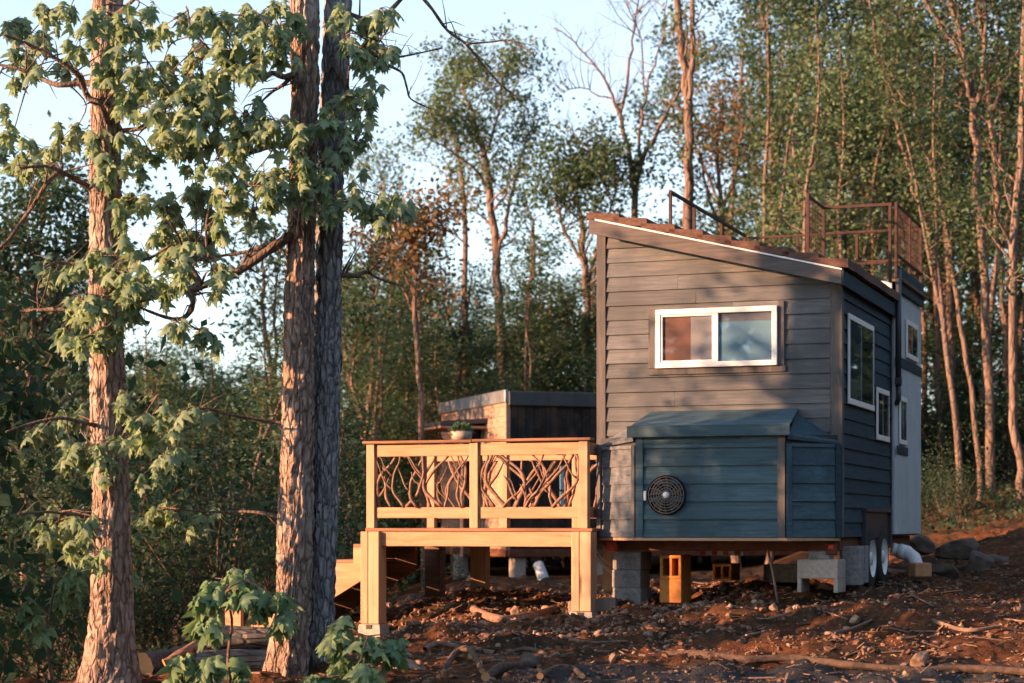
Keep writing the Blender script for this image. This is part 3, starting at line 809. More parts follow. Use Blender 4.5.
# ------------------------------------------------------------------ timber deck with branch balustrade
def build_deck():
    rng = random.Random(11)
    fs, bs = -.30, 1.42           # front and back lines (house axes)
    aL, aM, aR = -2.50, -1.30, -.075
    z0 = .46
    root = empty('timber_deck', (*loc2w(aL, fs).xy, z0), TH)
    tag(root, 'raised pine deck with a railing filled by crooked natural branches', 'deck')
    # children use house axes: shift
    def bld(mb, nm, mt, par=root): return mb.build(nm, mt, par, (aL, fs, z0))
    zf = 1.565; zc = 2.508
    # floor boards
    m = MB(); s = fs - .045
    while s < bs + .05:
        m.box(aL - .06, aR + .10, s, s + .136, zf - .032, zf, .004); s += .143
    bld(m, 'deck_floor', 'cap_wood')
    m = MB(); m.box(aL + .115, aR - .10, fs - .03, fs + .012, 1.372, zf - .036, .004); bld(m, 'band_board', 'pine')
    m = MB(); m.box(aL + .1, aR + .1, bs - .02, bs + .02, 1.372, zf - .036, .004); bld(m, 'band_board', 'pine')
    m = MB(); m.box(aL - .03, aL + .012, fs + .08, bs - .1, 1.372, zf - .036, .004); bld(m, 'band_board', 'pine')
    m = MB()
    a = aL + .35
    while a < aR: m.box(a, a + .04, fs + .015, bs - .022, 1.385, zf - .034, .003); a += .4
    bld(m, 'joist', 'dark_joist')
    # big lower posts with their cleats
    for (a, s, w, zb, nm) in ((aL + .01, fs + .02, .215, .53, 'pine_post'), (aR - .01, fs + .02, .215, .70, 'pine_post'), (aL + .05, bs - .03, .19, .76, 'dark_joist'),  # back-left post takes the dark wood for the shadow it stands in
                              (-1.86, bs - .05, .15, .80, 'pine_post'), (-.3, bs - .05, .15, .86, 'pine_post')):
        m = MB()
        if w > .2:
            m.box(a - w / 2, a - .02, s - w / 2, s + w / 2, zb, zf - .0355, .006); m.box(a - .018, a + w / 2, s - w / 2 + .003, s + w / 2 - .003, zb, zf - .0355, .006)
        else: m.box(a - w / 2, a + w / 2, s - w / 2, s + w / 2, zb, 1.37, .006)
        p = bld(m, 'post', nm)
        if -2 < a < -1.5:
            m = MB(); m.box(a - w / 2 - .045, a - w / 2 - .003, s - .06, s + .06, zb + .02, 1.37, .004); bld(m, 'post', 'pine_post')
    # railing posts
    for (a, s) in ((aL, fs), (aM, fs), (aR, fs), (aL, bs), (-.72, bs), (.35, bs), (-1.6, bs)):
        m = MB(); m.box(a - .047, a + .047, s - .045, s + .045, zf + .001, 2.475, .004); bld(m, 'rail_post', 'pine_post')
    def rails(p, q, axis):
        for (za, zb, nm) in ((2.34, 2.465, 'rail'), (1.675, 1.79, 'rail')):
            m = MB()
            if axis == 'a': m.box(p[0] + .048, q[0] - .048, p[1] - .021, p[1] + .021, za, zb, .004)
            else: m.box(p[0] - .021, p[0] + .021, p[1] + .046, q[1] - .046, za, zb, .004)
            bld(m, nm, 'pine')
    rails((aL, fs), (aM, fs), 'a'); rails((aM, fs), (aR, fs), 'a'); rails((aL, bs), (-1.6, bs), 'a'); rails((-1.6, bs), (-.72, bs), 'a'); rails((-.72, bs), (.35, bs), 'a')
    rails((aR, fs), (aR, fs + .9), 's')
    m = MB(); m.box(aL - .085, aR - 1.24, fs - .075, fs + .075, 2.4785, zc, .005); bld(m, 'cap_rail', 'cap_wood')
    m = MB(); m.box(aR - 1.235, aR + .085, fs - .075, fs + .075, 2.483, zc + .004, .005); bld(m, 'cap_rail', 'cap_wood')
    m = MB(); m.box(aL - .06, .4, bs - .07, bs + .07, 2.4785, zc, .005); bld(m, 'cap_rail', 'cap_wood')
    # crooked branches between the rails
    def branches(a0, a1, s, n, rng):
        for k in range(n):
            ax = a0 + (a1 - a0) * (k + .5) / n + rng.uniform(-.06, .06)
            lean = rng.choice([-1, 1]) * rng.uniform(.02, .34)
            bx_ = min(max(ax + lean, a0 + .03), a1 - .03)
            ax = min(max(ax - lean * .35, a0 + .03), a1 - .03)
            r0 = rng.uniform(.012, .022); bend = rng.uniform(-.16, .16); sb = rng.uniform(-.02, .02); ph = rng.uniform(0, 6)
            pts, rad = [], []
            for i in range(16):
                t = i / 15
                x = ax + (bx_ - ax) * t + bend * math.sin(math.pi * t) + .022 * math.sin(ph + t * 6) + .005 * math.sin(ph * 2 + t * 17)
                x = min(max(x, a0 + .02), a1 - .02)
                pts.append((x, s + sb + .02 * math.sin(ph + t * 4), 1.79 + .55 * t)); rad.append(r0 * (1.15 - .4 * t) * (1 + .12 * math.sin(ph + t * 17)))
            m = MB(); m.tube(pts, rad, 7)
            # a fork
            for f in range(rng.choice([0, 1, 1, 2])):
                i0 = rng.randint(2, 9); q = Vector(pts[i0]); sg = rng.choice([-1, 1]); L = rng.uniform(.12, .34)
                fp = [q]
                for i in range(1, 7):
                    t = i / 6
                    x = min(max(q.x + sg * L * (t ** .8) * .75, a0 + .015), a1 - .015)
                    z = min(q.z + L * 1.15 * t + .02 * math.sin(ph + 5 * t), 2.338)
                    fp.append((x, q.y + .012 * math.sin(t * 5 + ph), z))
                m.tube(fp, [rad[i0] * (.8 - .45 * i / 6) for i in range(7)], 6)
            bld(m, 'branch_baluster', 'branchwood')
    branches(aL + .05, aM - .05, fs, 10, rng); branches(aM + .05, aR - .05, fs, 12, rng)
    branches(aL + .05, -1.65, bs, 5, rng); branches(-1.55, -.77, bs, 5, rng); branches(-.67, .3, bs, 7, rng)
    # steps running down to the left
    m = MB()
    n = 6; run, rise = .27, .175
    for k in range(n):
        a = aL - .06 - run * k; z = zf - rise * (k + 1)
        m.box(a - run - .02, a, .0 - .02, 1.1, z - .036, z, .004)
    bld(m, 'stair_tread', 'cap_wood')
    m = MB()
    for k in range(1, n):
        a = aL - .06 - run * k; z = zf - rise * (k + 1)
        m.box(a - .003, a + .016, .0, 1.08, z + .004, z + rise - .038, .002)
    bld(m, 'shade_riser', 'dark_joist')  # closed risers added to keep the back stringer in shade
    for s in (-.045, 1.105):
        poly = []
        for k in range(n):
            a = aL - .06 - run * k; z = zf - rise * (k + 1) - .037
            poly += [(a - .001, z + (rise if k else .1)), (a - .001, z)] if k == 0 else [(a, z)]
            poly += [(a - run, z)]
        a_end = aL - .06 - run * n
        poly += [(a_end, zf - rise * n - .25), (a_end + .2, zf - rise * n - .25), (aL - .06, zf - rise - .30)]
        m = MB(); m.prism(poly, s - .02, s + .02, 'y'); bld(m, 'stringer', 'pine' if s < 0 else 'dark_joist')  # dark wood on the back stringer stands in for its shade
    m = MB(); m.box(aL - .06 - run * n - .20, aL - .06 - run * n, -.14, -.07, .40, .66, .004); bld(m, 'stair_post', 'pine')
    return root
deck = build_deck()

def pier(label, a, s, zt, w, mat='pale_concrete'):
    m = MB(); h = .20; b = w * 1.22
    P = [(-b / 2, -b / 2, -.05), (b / 2, -b / 2, -.05), (b / 2, b / 2, -.05), (-b / 2, b / 2, -.05), (-w / 2, -w / 2, h - .05), (w / 2, -w / 2, h - .05), (w / 2, w / 2, h - .05), (-w / 2, w / 2, h - .05)]
    m.add(P, [(3, 2, 1, 0), (4, 5, 6, 7), (0, 1, 5, 4), (1, 2, 6, 5), (2, 3, 7, 6), (3, 0, 4, 7)])
    o = m.build('pier_block', mat); o.location = loc2w(a, s, zt - h + .05); o.rotation_euler = (0, 0, TH)
    tag(o, label, 'pier block', 'concrete piers under the deck posts')
    m = MB(); m.box(-.03, .03, -w / 2 - .012, -w / 2 + .02, h - .10, h - .055, 0); m.build('slot', 'window_dark', o)
    return o
pier('pale concrete pier block under the front deck post nearest the house', -.085, -.28, .695, .24)
pier('concrete pier block hidden by leaves under the far left front deck post', -2.49, -.28, .525, .24)
pier('dark shaded pier block under the back left deck post', -2.45, 1.39, .755, .25, 'concrete')
pier('pale pier block under the sunlit back middle deck post', -1.86, 1.37, .795, .22)
pier('pale pier block under the back deck post next to the house', -.30, 1.37, .855, .22)

# ------------------------------------------------------------------ second cabin behind the deck
def build_cabin():
    C0 = Vector((-.083, 33.0, 0)); ang = math.atan2(1.18, 3.5)   # local x along the dark wall, local y along the lit wall
    zb, zt = 1.20, 3.80
    z0 = .8
    root = empty('cabin', (C0.x, C0.y, z0), ang)
    tag(root, 'small cabin behind the deck, cedar left wall and black boarded front', 'cabin')
    off = (0, 0, z0)
    D, Wd = 3.75, 5.5
    m = MB(); m.box(.02, Wd, .02, D, zb, zt - .1); wall = m.build('wall', 'window_dark', root, off)
    rng = random.Random(3)
    # lit left wall: cedar laps, a weathered board field in the middle
    nx = Vector((-1, 0, 0)); uy = Vector((0, 1, 0))
    m = MB(); laps(m, (0, 0, 0), uy, nx, .06, 1.18, zb, zt - .1, .17, rng, thick=.022); m.build('cedar_siding', 'cedar', wall, off)
    m = MB(); laps(m, (0, 0, 0), uy, nx, 2.66, D, zb, zt - .1, .17, rng, thick=.022)
    m.build('cedar_siding', 'cedar', wall, off)
    m = MB(); y = 1.19
    while y < 2.65: m.box(-.02, .01, y, min(y + .118, 2.65), zb, zt - .1, .003); y += .122
    m.build('board_field', 'weathered_boards', wall, off)
    m = MB(); y = .05
    while y < Wd: m.box(y, y + .136, -.014 - rng.uniform(0, .006), .018, zb, zt - .2, .004); y += .142
    m.build('black_boards', 'charred_boards', wall, off)
    m = MB(); m.box(-.03, .05, -.03, .05, zb - .02, zt - .09, .004); m.build('corner_trim', 'cedar', wall, off)
    m = MB(); m.box(-.06, .01, -.055, D + .05, zt - .17, zt + .04, .01); m.box(.01, Wd, D - .05, D + .05, zt - .17, zt + .04, .01); m.box(-.01, Wd, -.01, D, zt - .1, zt - .02)
    roof = m.build('roof', 'parapet_metal', root, off)
    m = MB(); m.box(.012, Wd + .02, -.075, -.012, zt - .22, zt + .02, .01); m.build('parapet', 'dark_metal', roof, off)
    # door, awning and lamp on the lit wall
    m = MB(); m.box(-.045, -.021, 1.35, 2.25, zb + .02, zb + 2.05, .004); d = m.build('door', 'charred_boards', root, off)
    m = MB(); m.box(-.05, -.046, 1.5, 2.1, zb + 1.0, zb + 1.85, 0); m.build('pane', 'glass', d, off)
    m = MB(); m.prism([(-.02, 3.34), (-.02, 3.42), (-.86, 3.36), (-.86, 3.29)], 1.0, 2.55, 'y'); aw = m.build('awning', 'dark_metal', root, off)
    m = MB(); m.box(-.84, -.03, 1.02, 2.53, 3.245, 3.285, .004)
    m.build('soffit', 'cedar', aw, off)
    for y in (1.1, 2.4): 
        m = MB(); m.beam((-.03, y, 2.92), (-.7, y, 3.25), .05, .05); m.build('bracket', 'cedar', aw, off)
    m = MB(); m.box(-.10, -.03, 1.05, 1.15, 2.85, 3.05, .02); m.build('wall_lamp', 'lamp_glass', root, off)
    # window in the dark wall and wood skirt, floor beam
    m = MB(); m.box(.92, 1.06, -.05, -.012, 1.75, 2.6, .004); w = m.build('window', 'sky_tint_blind', root, off)
    m = MB(); m.box(.90, 1.08, -.056, -.05, 1.73, 1.76, 0); m.box(.90, 1.08, -.056, -.05, 2.59, 2.62, 0); m.box(.90, 1.08, -.056, -.05, 2.16, 2.19, 0); m.build('window_frame', 'dark_metal', w, off)
    m = MB(); m.box(.02, Wd, -.04, .06, zb - .13, zb - .003, .006); m.box(-.035, .018, .0, D, zb - .13, zb - .003, .006); m.build('floor_beam', 'rusty_frame', root, off)
    return root, C0, ang
cabin, CC, CANG = build_cabin()
def cab2w(x, y, z): return Vector((CC.x + x * math.cos(CANG) - y * math.sin(CANG), CC.y + x * math.sin(CANG) + y * math.cos(CANG), z))
for (x, y, lab) in ((.25, .2, 'pale upright block under the front corner of the cabin'), (-.0, 2.6, 'block under the lit cedar wall of the cabin'), (1.7, .2, 'block under the black wall of the cabin near the white pipe')):
    m = MB(); m.box(-.11, .11, -.15, .15, -.1, 0, .008); m.box(-.10, .10, -.15, .15, .001, .42, .008)
    o = m.build('concrete_block', 'pale_concrete'); p = cab2w(x, y, 0); o.location = (p.x, p.y, .66); o.rotation_euler = (0, 0, CANG); tag(o, lab, 'concrete block', 'blocks under the cabin')
m = MB(); P = [PX(538, 564, 31.5), PX(540, 569, 31.45), PX(543, 577, 31.4), PX(545, 590, 31.3)]
m.tube(P, [.085, .088, .09, .09], 14); o = m.build('drain_pipe', 'white_metal'); tag(o, 'short white pipe end sticking out below the cabin', 'pipe')
# planter bowl on a stand by the cabin door
p = PX(461.5, 440, 32.2)
m = MB(); m.lathe([(.0, -.02), (.17, -.02), (.22, .06), (.235, .17), (.215, .17), (.2, .12), (0, .12)], (0, 0, 0), 'z', 22); pl = m.build('planter_bowl', 'pot_glaze'); pl.location = p; pl.scale = (.75, .75, .8)
tag(pl, 'pale planter bowl with low green plants in front of the cabin door', 'planter')
m = MB(); m.box(-.03, .03, -.03, .03, ground(p.x, p.y) - p.z - .05, -.02, .003); m.box(-.2, .2, -.03, .03, -.06, -.022, .003); m.build('stand', 'cedar', pl)
rg = np.random.default_rng(5); th = rg.uniform(0, 6.28, 260); rr_ = .24 * np.sqrt(rg.uniform(0, 1, 260))
V, Q = leaf_quads(np.stack([rr_ * np.cos(th), rr_ * np.sin(th), .14 + rg.uniform(0, .16, 260)], 1), .10, rg, -.3)
np_mesh('plant', V, Q, 'potted_leaf', pl)
# ------------------------------------------------------------------ near maples: trunks
def lerp_tab(tab, v):
    if v <= tab[0][0]: return tab[0][1:]
    for p, q in zip(tab[:-1], tab[1:]):
        if v <= q[0]:
            t = (v - p[0]) / (q[0] - p[0]); return tuple(a + (b - a) * t for a, b in zip(p[1:], q[1:]))
    return tab[-1][1:]

def bark_trunk(name, mat, parent, tab, Y, seed, off, amp=.024, yflare=0.0):
    """tab: rows (pixel row, centre column, width in pixels); a round trunk with plated bark relief"""
    tab = sorted(tab)
    ys = [r[0] for r in tab]
    seg = 72; V = []
    rows = []
    y = max(ys)
    while y > 0: rows.append(y); y -= 2.6
    while y > -120: rows.append(y); y -= 8
    while y > min(ys): rows.append(y); y -= 30
    for j, py in enumerate(rows):
        c, w = lerp_tab(tab, py)
        c0 = PX(c, py, Y); r = w * Y / F / 2
        for k in range(seg):
            a = 2 * math.pi * k / seg; ca, sa = math.cos(a), math.sin(a)
            z = c0.z
            d1 = nz(ca * 3.2 + seed, sa * 3.2, z * 1.1 + seed)
            rid = 1 - abs(nz(ca * 5.6 + .5 * d1, sa * 5.6, z * 3.6 + seed * 3)) * 3.0
            rid = max(rid, .8 - abs(nz(ca * 9 + 7, sa * 9, z * 7.5 + seed)) * 3.6)
            pl = nz(ca * 12 + seed, sa * 12, z * 11)
            flare = 0.0
            if py > 620: flare = (py - 620) / 90 * .10 * max(0, nz(ca * 1.6 + seed * 2, sa * 1.6, 5)) * 1.8
            rr = r * (1 + .05 * d1) + amp * (-max(0.0, rid) * 1.15 + .5 * pl) + flare
            V.append((c0.x + rr * ca - off[0], c0.y + rr * sa - off[1], z - off[2]))
    nR = len(rows); idx = np.arange(nR * seg).reshape(nR, seg)
    Fq = np.stack([idx[:-1], np.roll(idx[:-1], -1, 1), np.roll(idx[1:], -1, 1), idx[1:]], -1).reshape(-1, 4)
    return np_mesh(name, V, Fq, mat, parent, True)

# ------------------------------------------------------------------ maple leaf, lobed and drooping
_half = [(.0, -.02), (.17, -.12), (.40, -.06), (.30, .12), (.52, .20), (.70, .44), (.42, .42), (.24, .46), (.30, .72), (.13, .74)]
_out = _half + [(0, 1.06)] + [(-x, y) for x, y in _half[:0:-1]]
def leaf_template(droop, cup):
    P = [(0, .28)] + [(x * .5, .28 + (y - .28) * .5) for x, y in _out] + list(_out)
    n = len(_out); V = []
    for x, y in P:
        V.append((x, y, -cup * abs(x) ** 1.35 - droop * max(0, y - .1) ** 1.7 + .05 * math.sin(abs(x) * 9) * abs(x)))
    Fc = []
    for i in range(n):
        j = (i + 1) % n
        Fc.append((0, 1 + i, 1 + j)); Fc.append((1 + i, 1 + n + i, 1 + n + j)); Fc.append((1 + i, 1 + n + j, 1 + j))
    return np.array(V), np.array(Fc)
LT = [leaf_template(.35, .55), leaf_template(.55, .8), leaf_template(.25, .45), leaf_template(.7, 1.1), leaf_template(.45, 1.3)]

def maple_leaves(name, mat, parent, clusters, rng, off, size=.15):
    """clusters: (centre Vector, rx, ry, n): whorls of drooping leaves"""
    AV, AF = [], []; base = 0
    pts = []
    for c, rx, ry, n in clusters:
        nw = max(1, int(round(n / 2.05)))
        for w in range(nw):
            o = np.array([rng.normal() * rx * .62, rng.normal() * rx * .55, rng.normal() * ry * .62]) + np.array(c)
            pts.append(o)
            k = rng.integers(3, 7); a0 = rng.uniform(0, 6.28)
            for i in range(k):
                az = a0 + 6.283 * i / k + rng.normal() * .25
                pitch = rng.uniform(.45, 1.4)
                d = np.array([math.cos(az) * math.cos(pitch), math.sin(az) * math.cos(pitch), -math.sin(pitch)])
                s = np.array([-math.sin(az), math.cos(az), 0.0]) + rng.normal(size=3) * .22
                s -= d * s.dot(d); s /= np.linalg.norm(s); nn = np.cross(s, d)
                if nn[2] < 0: nn, s = -nn, -s
                T, Fc = LT[rng.integers(0, len(LT))]
                L = size * rng.uniform(.45, 1.35)
                st = o + d * L * .28 + np.array([0, 0, rng.normal() * .02])
                V = st + (T[:, :1] * s + T[:, 1:2] * d + T[:, 2:] * nn) * L
                AV.append(V - np.array(off)); AF.append(Fc + base); base += len(V)
    np_mesh(name, np.concatenate(AV), np.concatenate(AF), mat, parent, True)
    return pts

def limb_pts(pix, Y, dys):
    return [PX(x, y, Y + dy) for (x, y), dy in zip(pix, dys)]

def smooth_poly(P, n=4):
    out = []
    for i in range(len(P) - 1):
        p0, p1, p2, p3 = P[max(i - 1, 0)], P[i], P[i + 1], P[min(i + 2, len(P) - 1)]
        for k in range(n):
            t = k / n
            out.append(.5 * ((2 * p1) + (p2 - p0) * t + (2 * p0 - 5 * p1 + 4 * p2 - p3) * t * t + (3 * p1 - p0 - 3 * p2 + p3) * t ** 3))
    out.append(P[-1]); return out

def dist_to(P, c): return min((p - c).length for p in P)

def maple(name, label, cat, tab, Y, seed, bark, limbs, clusters, leafmat, group=None, size=.106, amp=.024):
    rng = np.random.default_rng(seed)
    tab = sorted(tab); bx, bw = lerp_tab(tab, max(r[0] for r in tab))
    base = PX(bx, max(r[0] for r in tab), Y)
    root = empty(name, base); tag(root, label, cat, group)
    off = (base.x, base.y, base.z)
    tr = bark_trunk('trunk', bark, root, tab, Y, seed, off, amp)
    limb_nodes = []; owner = []
    for pix, r0, r1, ydir in limbs:
        n = len(pix)
        P = smooth_poly([PX(x, y, Y + ydir * (i / (n - 1)) + .05 * rng.normal() * (i > 0)) for i, (x, y) in enumerate(pix)])
        m = MB(); rad = [(r0 + (r1 - r0) * i / (len(P) - 1)) * (1 + .10 * math.sin(i * 2.1 + seed)) * Y / F for i in range(len(P))]
        m.tube(P, rad, 8)
        # side twigs
        for k in range(int(len(P) * .5)):
            i = rng.integers(2, len(P)); d = Vector((rng.normal(), rng.normal(), rng.normal() * .8 + .1)).normalized()
            L = rng.uniform(.12, .38); q = P[i]
            m.tube([q, q + d * L * .5 + Vector((0, 0, .02)), q + d * L + Vector((0, 0, rng.normal() * .05))], [rad[i] * .45, rad[i] * .3, .0018], 4)
        limb_nodes += P; owner += [m] * len(P)
    nodes = limb_nodes + [PX(lerp_tab(tab, y)[0], y, Y) for y in range(-60, 640, 20)]
    spare = []; cl = []
    for (x, y, rx, ry, n) in clusters:
        k = Y / F
        for _ in range(7):        # twigs spread so that the low sun still reaches the trunks
            c = PX(x, y, Y + rng.uniform(-.8, .8)); q = -c.x * .309 + c.y * .951
            if abs(q - 16.80) > .34 and abs(q - 17.23) > .30: break
        if abs(x - lerp_tab(tab, y)[0]) < lerp_tab(tab, y)[1] * .9: c = PX(x, y, Y - rng.uniform(.3, .7))
        cl.append((c, rx * k, ry * k, n))
    pts = maple_leaves('crown', leafmat, root, cl, rng, off, size)
    NN = np.array([tuple(p) for p in nodes])
    for (c, rx, ry, n) in cl:
        d = np.linalg.norm(NN - np.array(c), axis=1); j = int(np.argmin(d)); q = Vector(NN[j]); c = Vector(c)
        if j >= len(owner): owner_m = MB(); spare.append(owner_m)
        else: owner_m = owner[j]
        m = owner_m
        mid = q.lerp(c, .5) + Vector((rng.normal() * .05, rng.normal() * .05, .06 * min(1, d[j])))
        m.tube(smooth_poly([q, mid, c], 4), [.0085, .008, .0075, .007, .0065, .006, .005, .004, .003], 5)
        near = [Vector(p) for p in pts if (Vector(p) - c).length < max(rx, ry) * 2.2]
        for p in near[:9]:
            m.tube([c, c.lerp(p, .5) + Vector((0, 0, .012)), p], [.0042, .0032, .002], 4)
    for m in list(dict.fromkeys(owner)) + spare: m.build('branch', 'limb_bark', root, off)
    return root

T1 = [(712, 109, 92), (690, 110, 64), (660, 111, 52), (640, 111, 48), (600, 111.5, 43), (500, 111, 38), (400, 108, 36), (300, 105, 34), (200, 105.5, 33), (100, 106, 32), (0, 108, 30), (-200, 110, 27), (-500, 112, 16), (-640, 112, 3)]
T2 = [(716, 284, 64), (683, 287, 46), (640, 290, 40), (600, 293, 38), (450, 297.5, 35), (300, 299, 31), (200, 302.5, 29.5), (100, 305, 29), (0, 304, 32), (-200, 303, 28), (-500, 300, 18), (-660, 300, 3)]
T3 = [(712, 318, 46), (683, 318, 37), (600, 319.5, 33), (450, 325, 30), (340, 327.5, 28.5), (174, 330.5, 28), (0, 338, 29), (-200, 345, 26), (-500, 352, 15), (-640, 352, 3)]

C1 = [(14,22,14,10,14),(38,38,12,9,9),(28,52,14,9,10),(52,12,14,10,14),(70,8,10,8,8),(45,42,12,10,10),(60,60,10,8,7),(80,40,8,7,8),(75,75,8,6,5),(12,78,9,6,6),(26,60,9,8,6),(40,70,8,6,5),
 (100,15,14,14,16),(125,20,14,14,16),(130,40,12,10,12),(110,72,12,12,14),(130,85,14,14,18),(148,62,14,10,12),(152,84,12,14,14),(147,105,12,10,12),(132,105,8,8,7),(140,22,12,10,10),(150,8,12,8,10),(115,45,8,8,6),
 (10,145,12,14,14),(35,145,12,12,14),(60,140,14,10,14),(75,130,10,8,8),(20,165,14,10,10),(45,165,12,10,12),(100,140,14,14,18),(105,160,12,12,14),(128,142,8,8,6),(132,158,10,12,10),(148,150,10,12,10),(5,120,8,10,6),
 (125,203,14,14,18),(60,262,18,10,16),(88,267,12,9,12),(108,255,12,12,14),(128,258,16,16,20),(116,272,14,10,12),(48,268,10,8,7),(100,296,18,9,18),(80,300,14,8,14),(120,303,14,8,12),(70,308,10,6,8),(140,290,12,12,14),
 (95,338,12,8,12),(110,330,10,8,8),(66,334,14,10,14),(80,345,10,8,8),
 (45,425,22,11,24),(75,415,14,9,12),(20,432,14,8,10),(95,447,18,12,16),(112,440,12,10,10),(105,462,8,8,6),(78,452,12,8,9),(135,400,12,14,14),(152,415,16,16,22),(140,432,12,12,12),
 (25,515,22,11,26),(60,520,20,11,22),(85,512,12,8,9),(78,540,12,9,11),(100,552,12,8,8)]
C2 = [(172,105,12,14,18),(168,125,14,14,16),(185,130,14,14,18),(190,70,14,14,18),(195,92,12,14,16),(168,75,8,10,8),(164,60,10,8,7),(160,28,10,10,8),
 (190,18,12,12,14),(212,15,12,12,16),(240,15,16,10,16),(255,20,12,12,14),(275,5,10,8,8),(275,28,14,10,14),(295,22,10,9,9),(222,40,14,10,14),(240,55,14,14,20),(262,42,14,12,16),(282,42,12,10,12),(225,65,12,12,14),(203,58,16,10,18),(190,82,10,10,10),(250,72,8,10,7),(210,90,16,14,20),(187,108,10,14,14),(215,110,14,14,20),(245,115,14,14,20),(232,128,16,12,18),(258,122,12,14,14),(275,120,12,14,14),(292,128,14,14,16),(215,138,12,12,14),(190,140,12,12,14),(195,158,10,14,12),(215,160,12,12,12),(255,172,14,12,16),(280,178,16,13,20),(300,180,16,13,20),(225,185,14,12,16),(195,190,12,12,14),(302,152,12,12,14),(178,150,8,10,8),(240,148,8,10,8),
 (205,206,14,14,18),(212,222,12,12,14),(209,245,10,14,14),(214,270,10,15,15),(188,232,10,14,16),(180,258,12,14,16),(194,268,8,10,10),(240,200,10,8,7),(268,192,14,8,12),(170,205,12,12,14),(162,228,12,12,14),(168,250,12,10,14),(172,290,14,9,12),(160,282,12,8,10),(200,330,14,8,11),(178,322,12,7,8),(215,338,10,7,6),(255,214,8,8,5),
 (168,438,16,14,18),(160,465,13,12,14),(180,455,12,12,12),(190,408,14,9,11),(176,425,10,12,9),(165,510,24,7,20),(185,522,14,7,9),(145,515,12,7,8)]
C3 = [(318,185,14,12,14),(325,125,14,13,18),(340,100,10,8,9),(365,92,14,10,18),(358,112,10,10,10),(352,155,10,12,13),(362,135,5,6,4),(338,150,9,13,10),(365,20,14,12,14),(375,45,14,11,18),(358,55,10,11,13),(385,50,8,10,9),(342,12,12,9,10),(345,35,8,6,6),(322,208,8,14,10),(350,202,14,9,13),(376,205,13,9,14),(402,204,11,8,10),(330,192,10,9,10),(362,190,9,6,6),(393,198,9,6,6),(380,8,12,8,8)]

t1 = maple('maple_tree', 'maple tree at the far left with a bare flared trunk and sparse leafy branches', 'maple tree', T1, 17.0, 3, 'maple_bark',
    [([(110,131),(102,108),(88,97),(79,77),(58,60),(30,45),(4,35)], 4.0, 1.2, -.6), ([(98,84),(80,83),(58,85),(36,76),(16,68),(-6,64)], 3.6, 1.2, .3),
     ([(116,131),(138,129),(150,124),(166,108),(172,96)], 2.6, .9, -.5), ([(100,196),(86,185),(76,180),(62,172),(45,166),(20,168)], 3.6, 1.2, -.5),
     ([(62,168),(48,182),(34,204),(24,218),(8,240),(-8,252)], 2.6, 1.4, .2), ([(112,262),(128,262),(150,258),(170,245)], 2.6, 1.0, -.6), ([(100,268),(84,266),(60,262),(44,268)], 2.4, .9, -.5),
     ([(104,312),(80,310),(56,309),(20,311),(-10,309)], 2.6, 1.6, .9), ([(112,306),(130,303),(150,300)], 2.2, 1.0, -.6), ([(104,426),(88,424),(60,418),(30,424),(6,432)], 2.4, 1.0, -.7),
     ([(116,428),(132,415),(150,402),(158,395)], 2.2, .9, -.6), ([(104,520),(80,516),(50,512),(18,514)], 2.2, .9, -.9), ([(108,20),(122,10),(140,-6)], 3, 1.4, -.4), ([(110,340),(98,334),(80,340)], 1.6, .8, -.6)],
    C1, 'maple_leaf')
t2 = maple('maple_tree', 'maple tree with an orange-lit trunk, the nearer of two trunks touching left of the deck', 'maple tree', T2, 17.0, 8, 'maple_bark',
    [([(296,232),(284,240),(262,255),(232,275),(205,285),(191,291),(193,301),(190,312),(180,319),(165,317),(146,310),(132,304)], 5.2, 1.1, -.5),
     ([(290,236),(268,245),(245,252),(220,256),(196,260)], 2.6, .9, .3), ([(290,143),(268,147),(250,153),(236,157),(226,165)], 3.4, 1.2, -.4), ([(298,72),(285,77),(272,73),(262,80),(246,76),(230,70)], 3.6, 1.2, -.5),
     ([(294,74),(284,84),(272,92),(260,103)], 2.4, 1.0, -.2), ([(296,22),(280,28),(262,40),(244,56),(228,66),(210,88),(190,104)], 3.4, 1.0, -.6), ([(296,170),(270,180),(240,188),(212,204),(206,240),(212,268)], 2.6, .9, -.6),
     ([(204,286),(188,262),(180,240),(170,222)], 2.2, .9, -.4), ([(232,66),(210,50),(192,30),(188,10)], 2, .8, -.2), ([(288,424),(262,420),(226,414),(200,408),(170,420)], 2.2, 1.0, -.4), ([(170,420),(160,440),(164,462)], 1.4, .7, -.2), ([(290,520),(255,512),(210,512),(170,508)], 2, .8, .3)],
    C2, 'maple_leaf')
t3 = maple('maple_tree', 'grey-barked maple tree in shade, touching the orange-lit trunk from behind', 'maple tree', T3, 17.24, 15, 'grey_bark',
    [([(328,52),(336,68),(346,86),(351,110),(356,130),(354,150)], 4.2, 1.2, -.5), ([(330,277),(345,275),(357,276),(366,272),(380,279),(402,286)], 3.2, 1.0, .2), ([(338,60),(350,54),(366,44),(380,40)], 2.6, 1.0, -.5),
     ([(345,12),(378,20),(410,-8),(428,4),(447,30),(466,44),(484,66),(500,84),(521,101)], 2.4, .8, .2), ([(362,44),(380,58),(398,57),(415,54),(442,48)], 1.8, .7, .1), ([(378,58),(390,66),(402,73),(407,88),(411,99),(431,109)], 1.6, .7, .1), ([(466,44),(490,42),(512,41),(536,56)], 1.1, .5, .0),
     ([(332,198),(350,204),(375,206),(404,204)], 2, .8, -.4)],
    C3, 'maple_leaf')

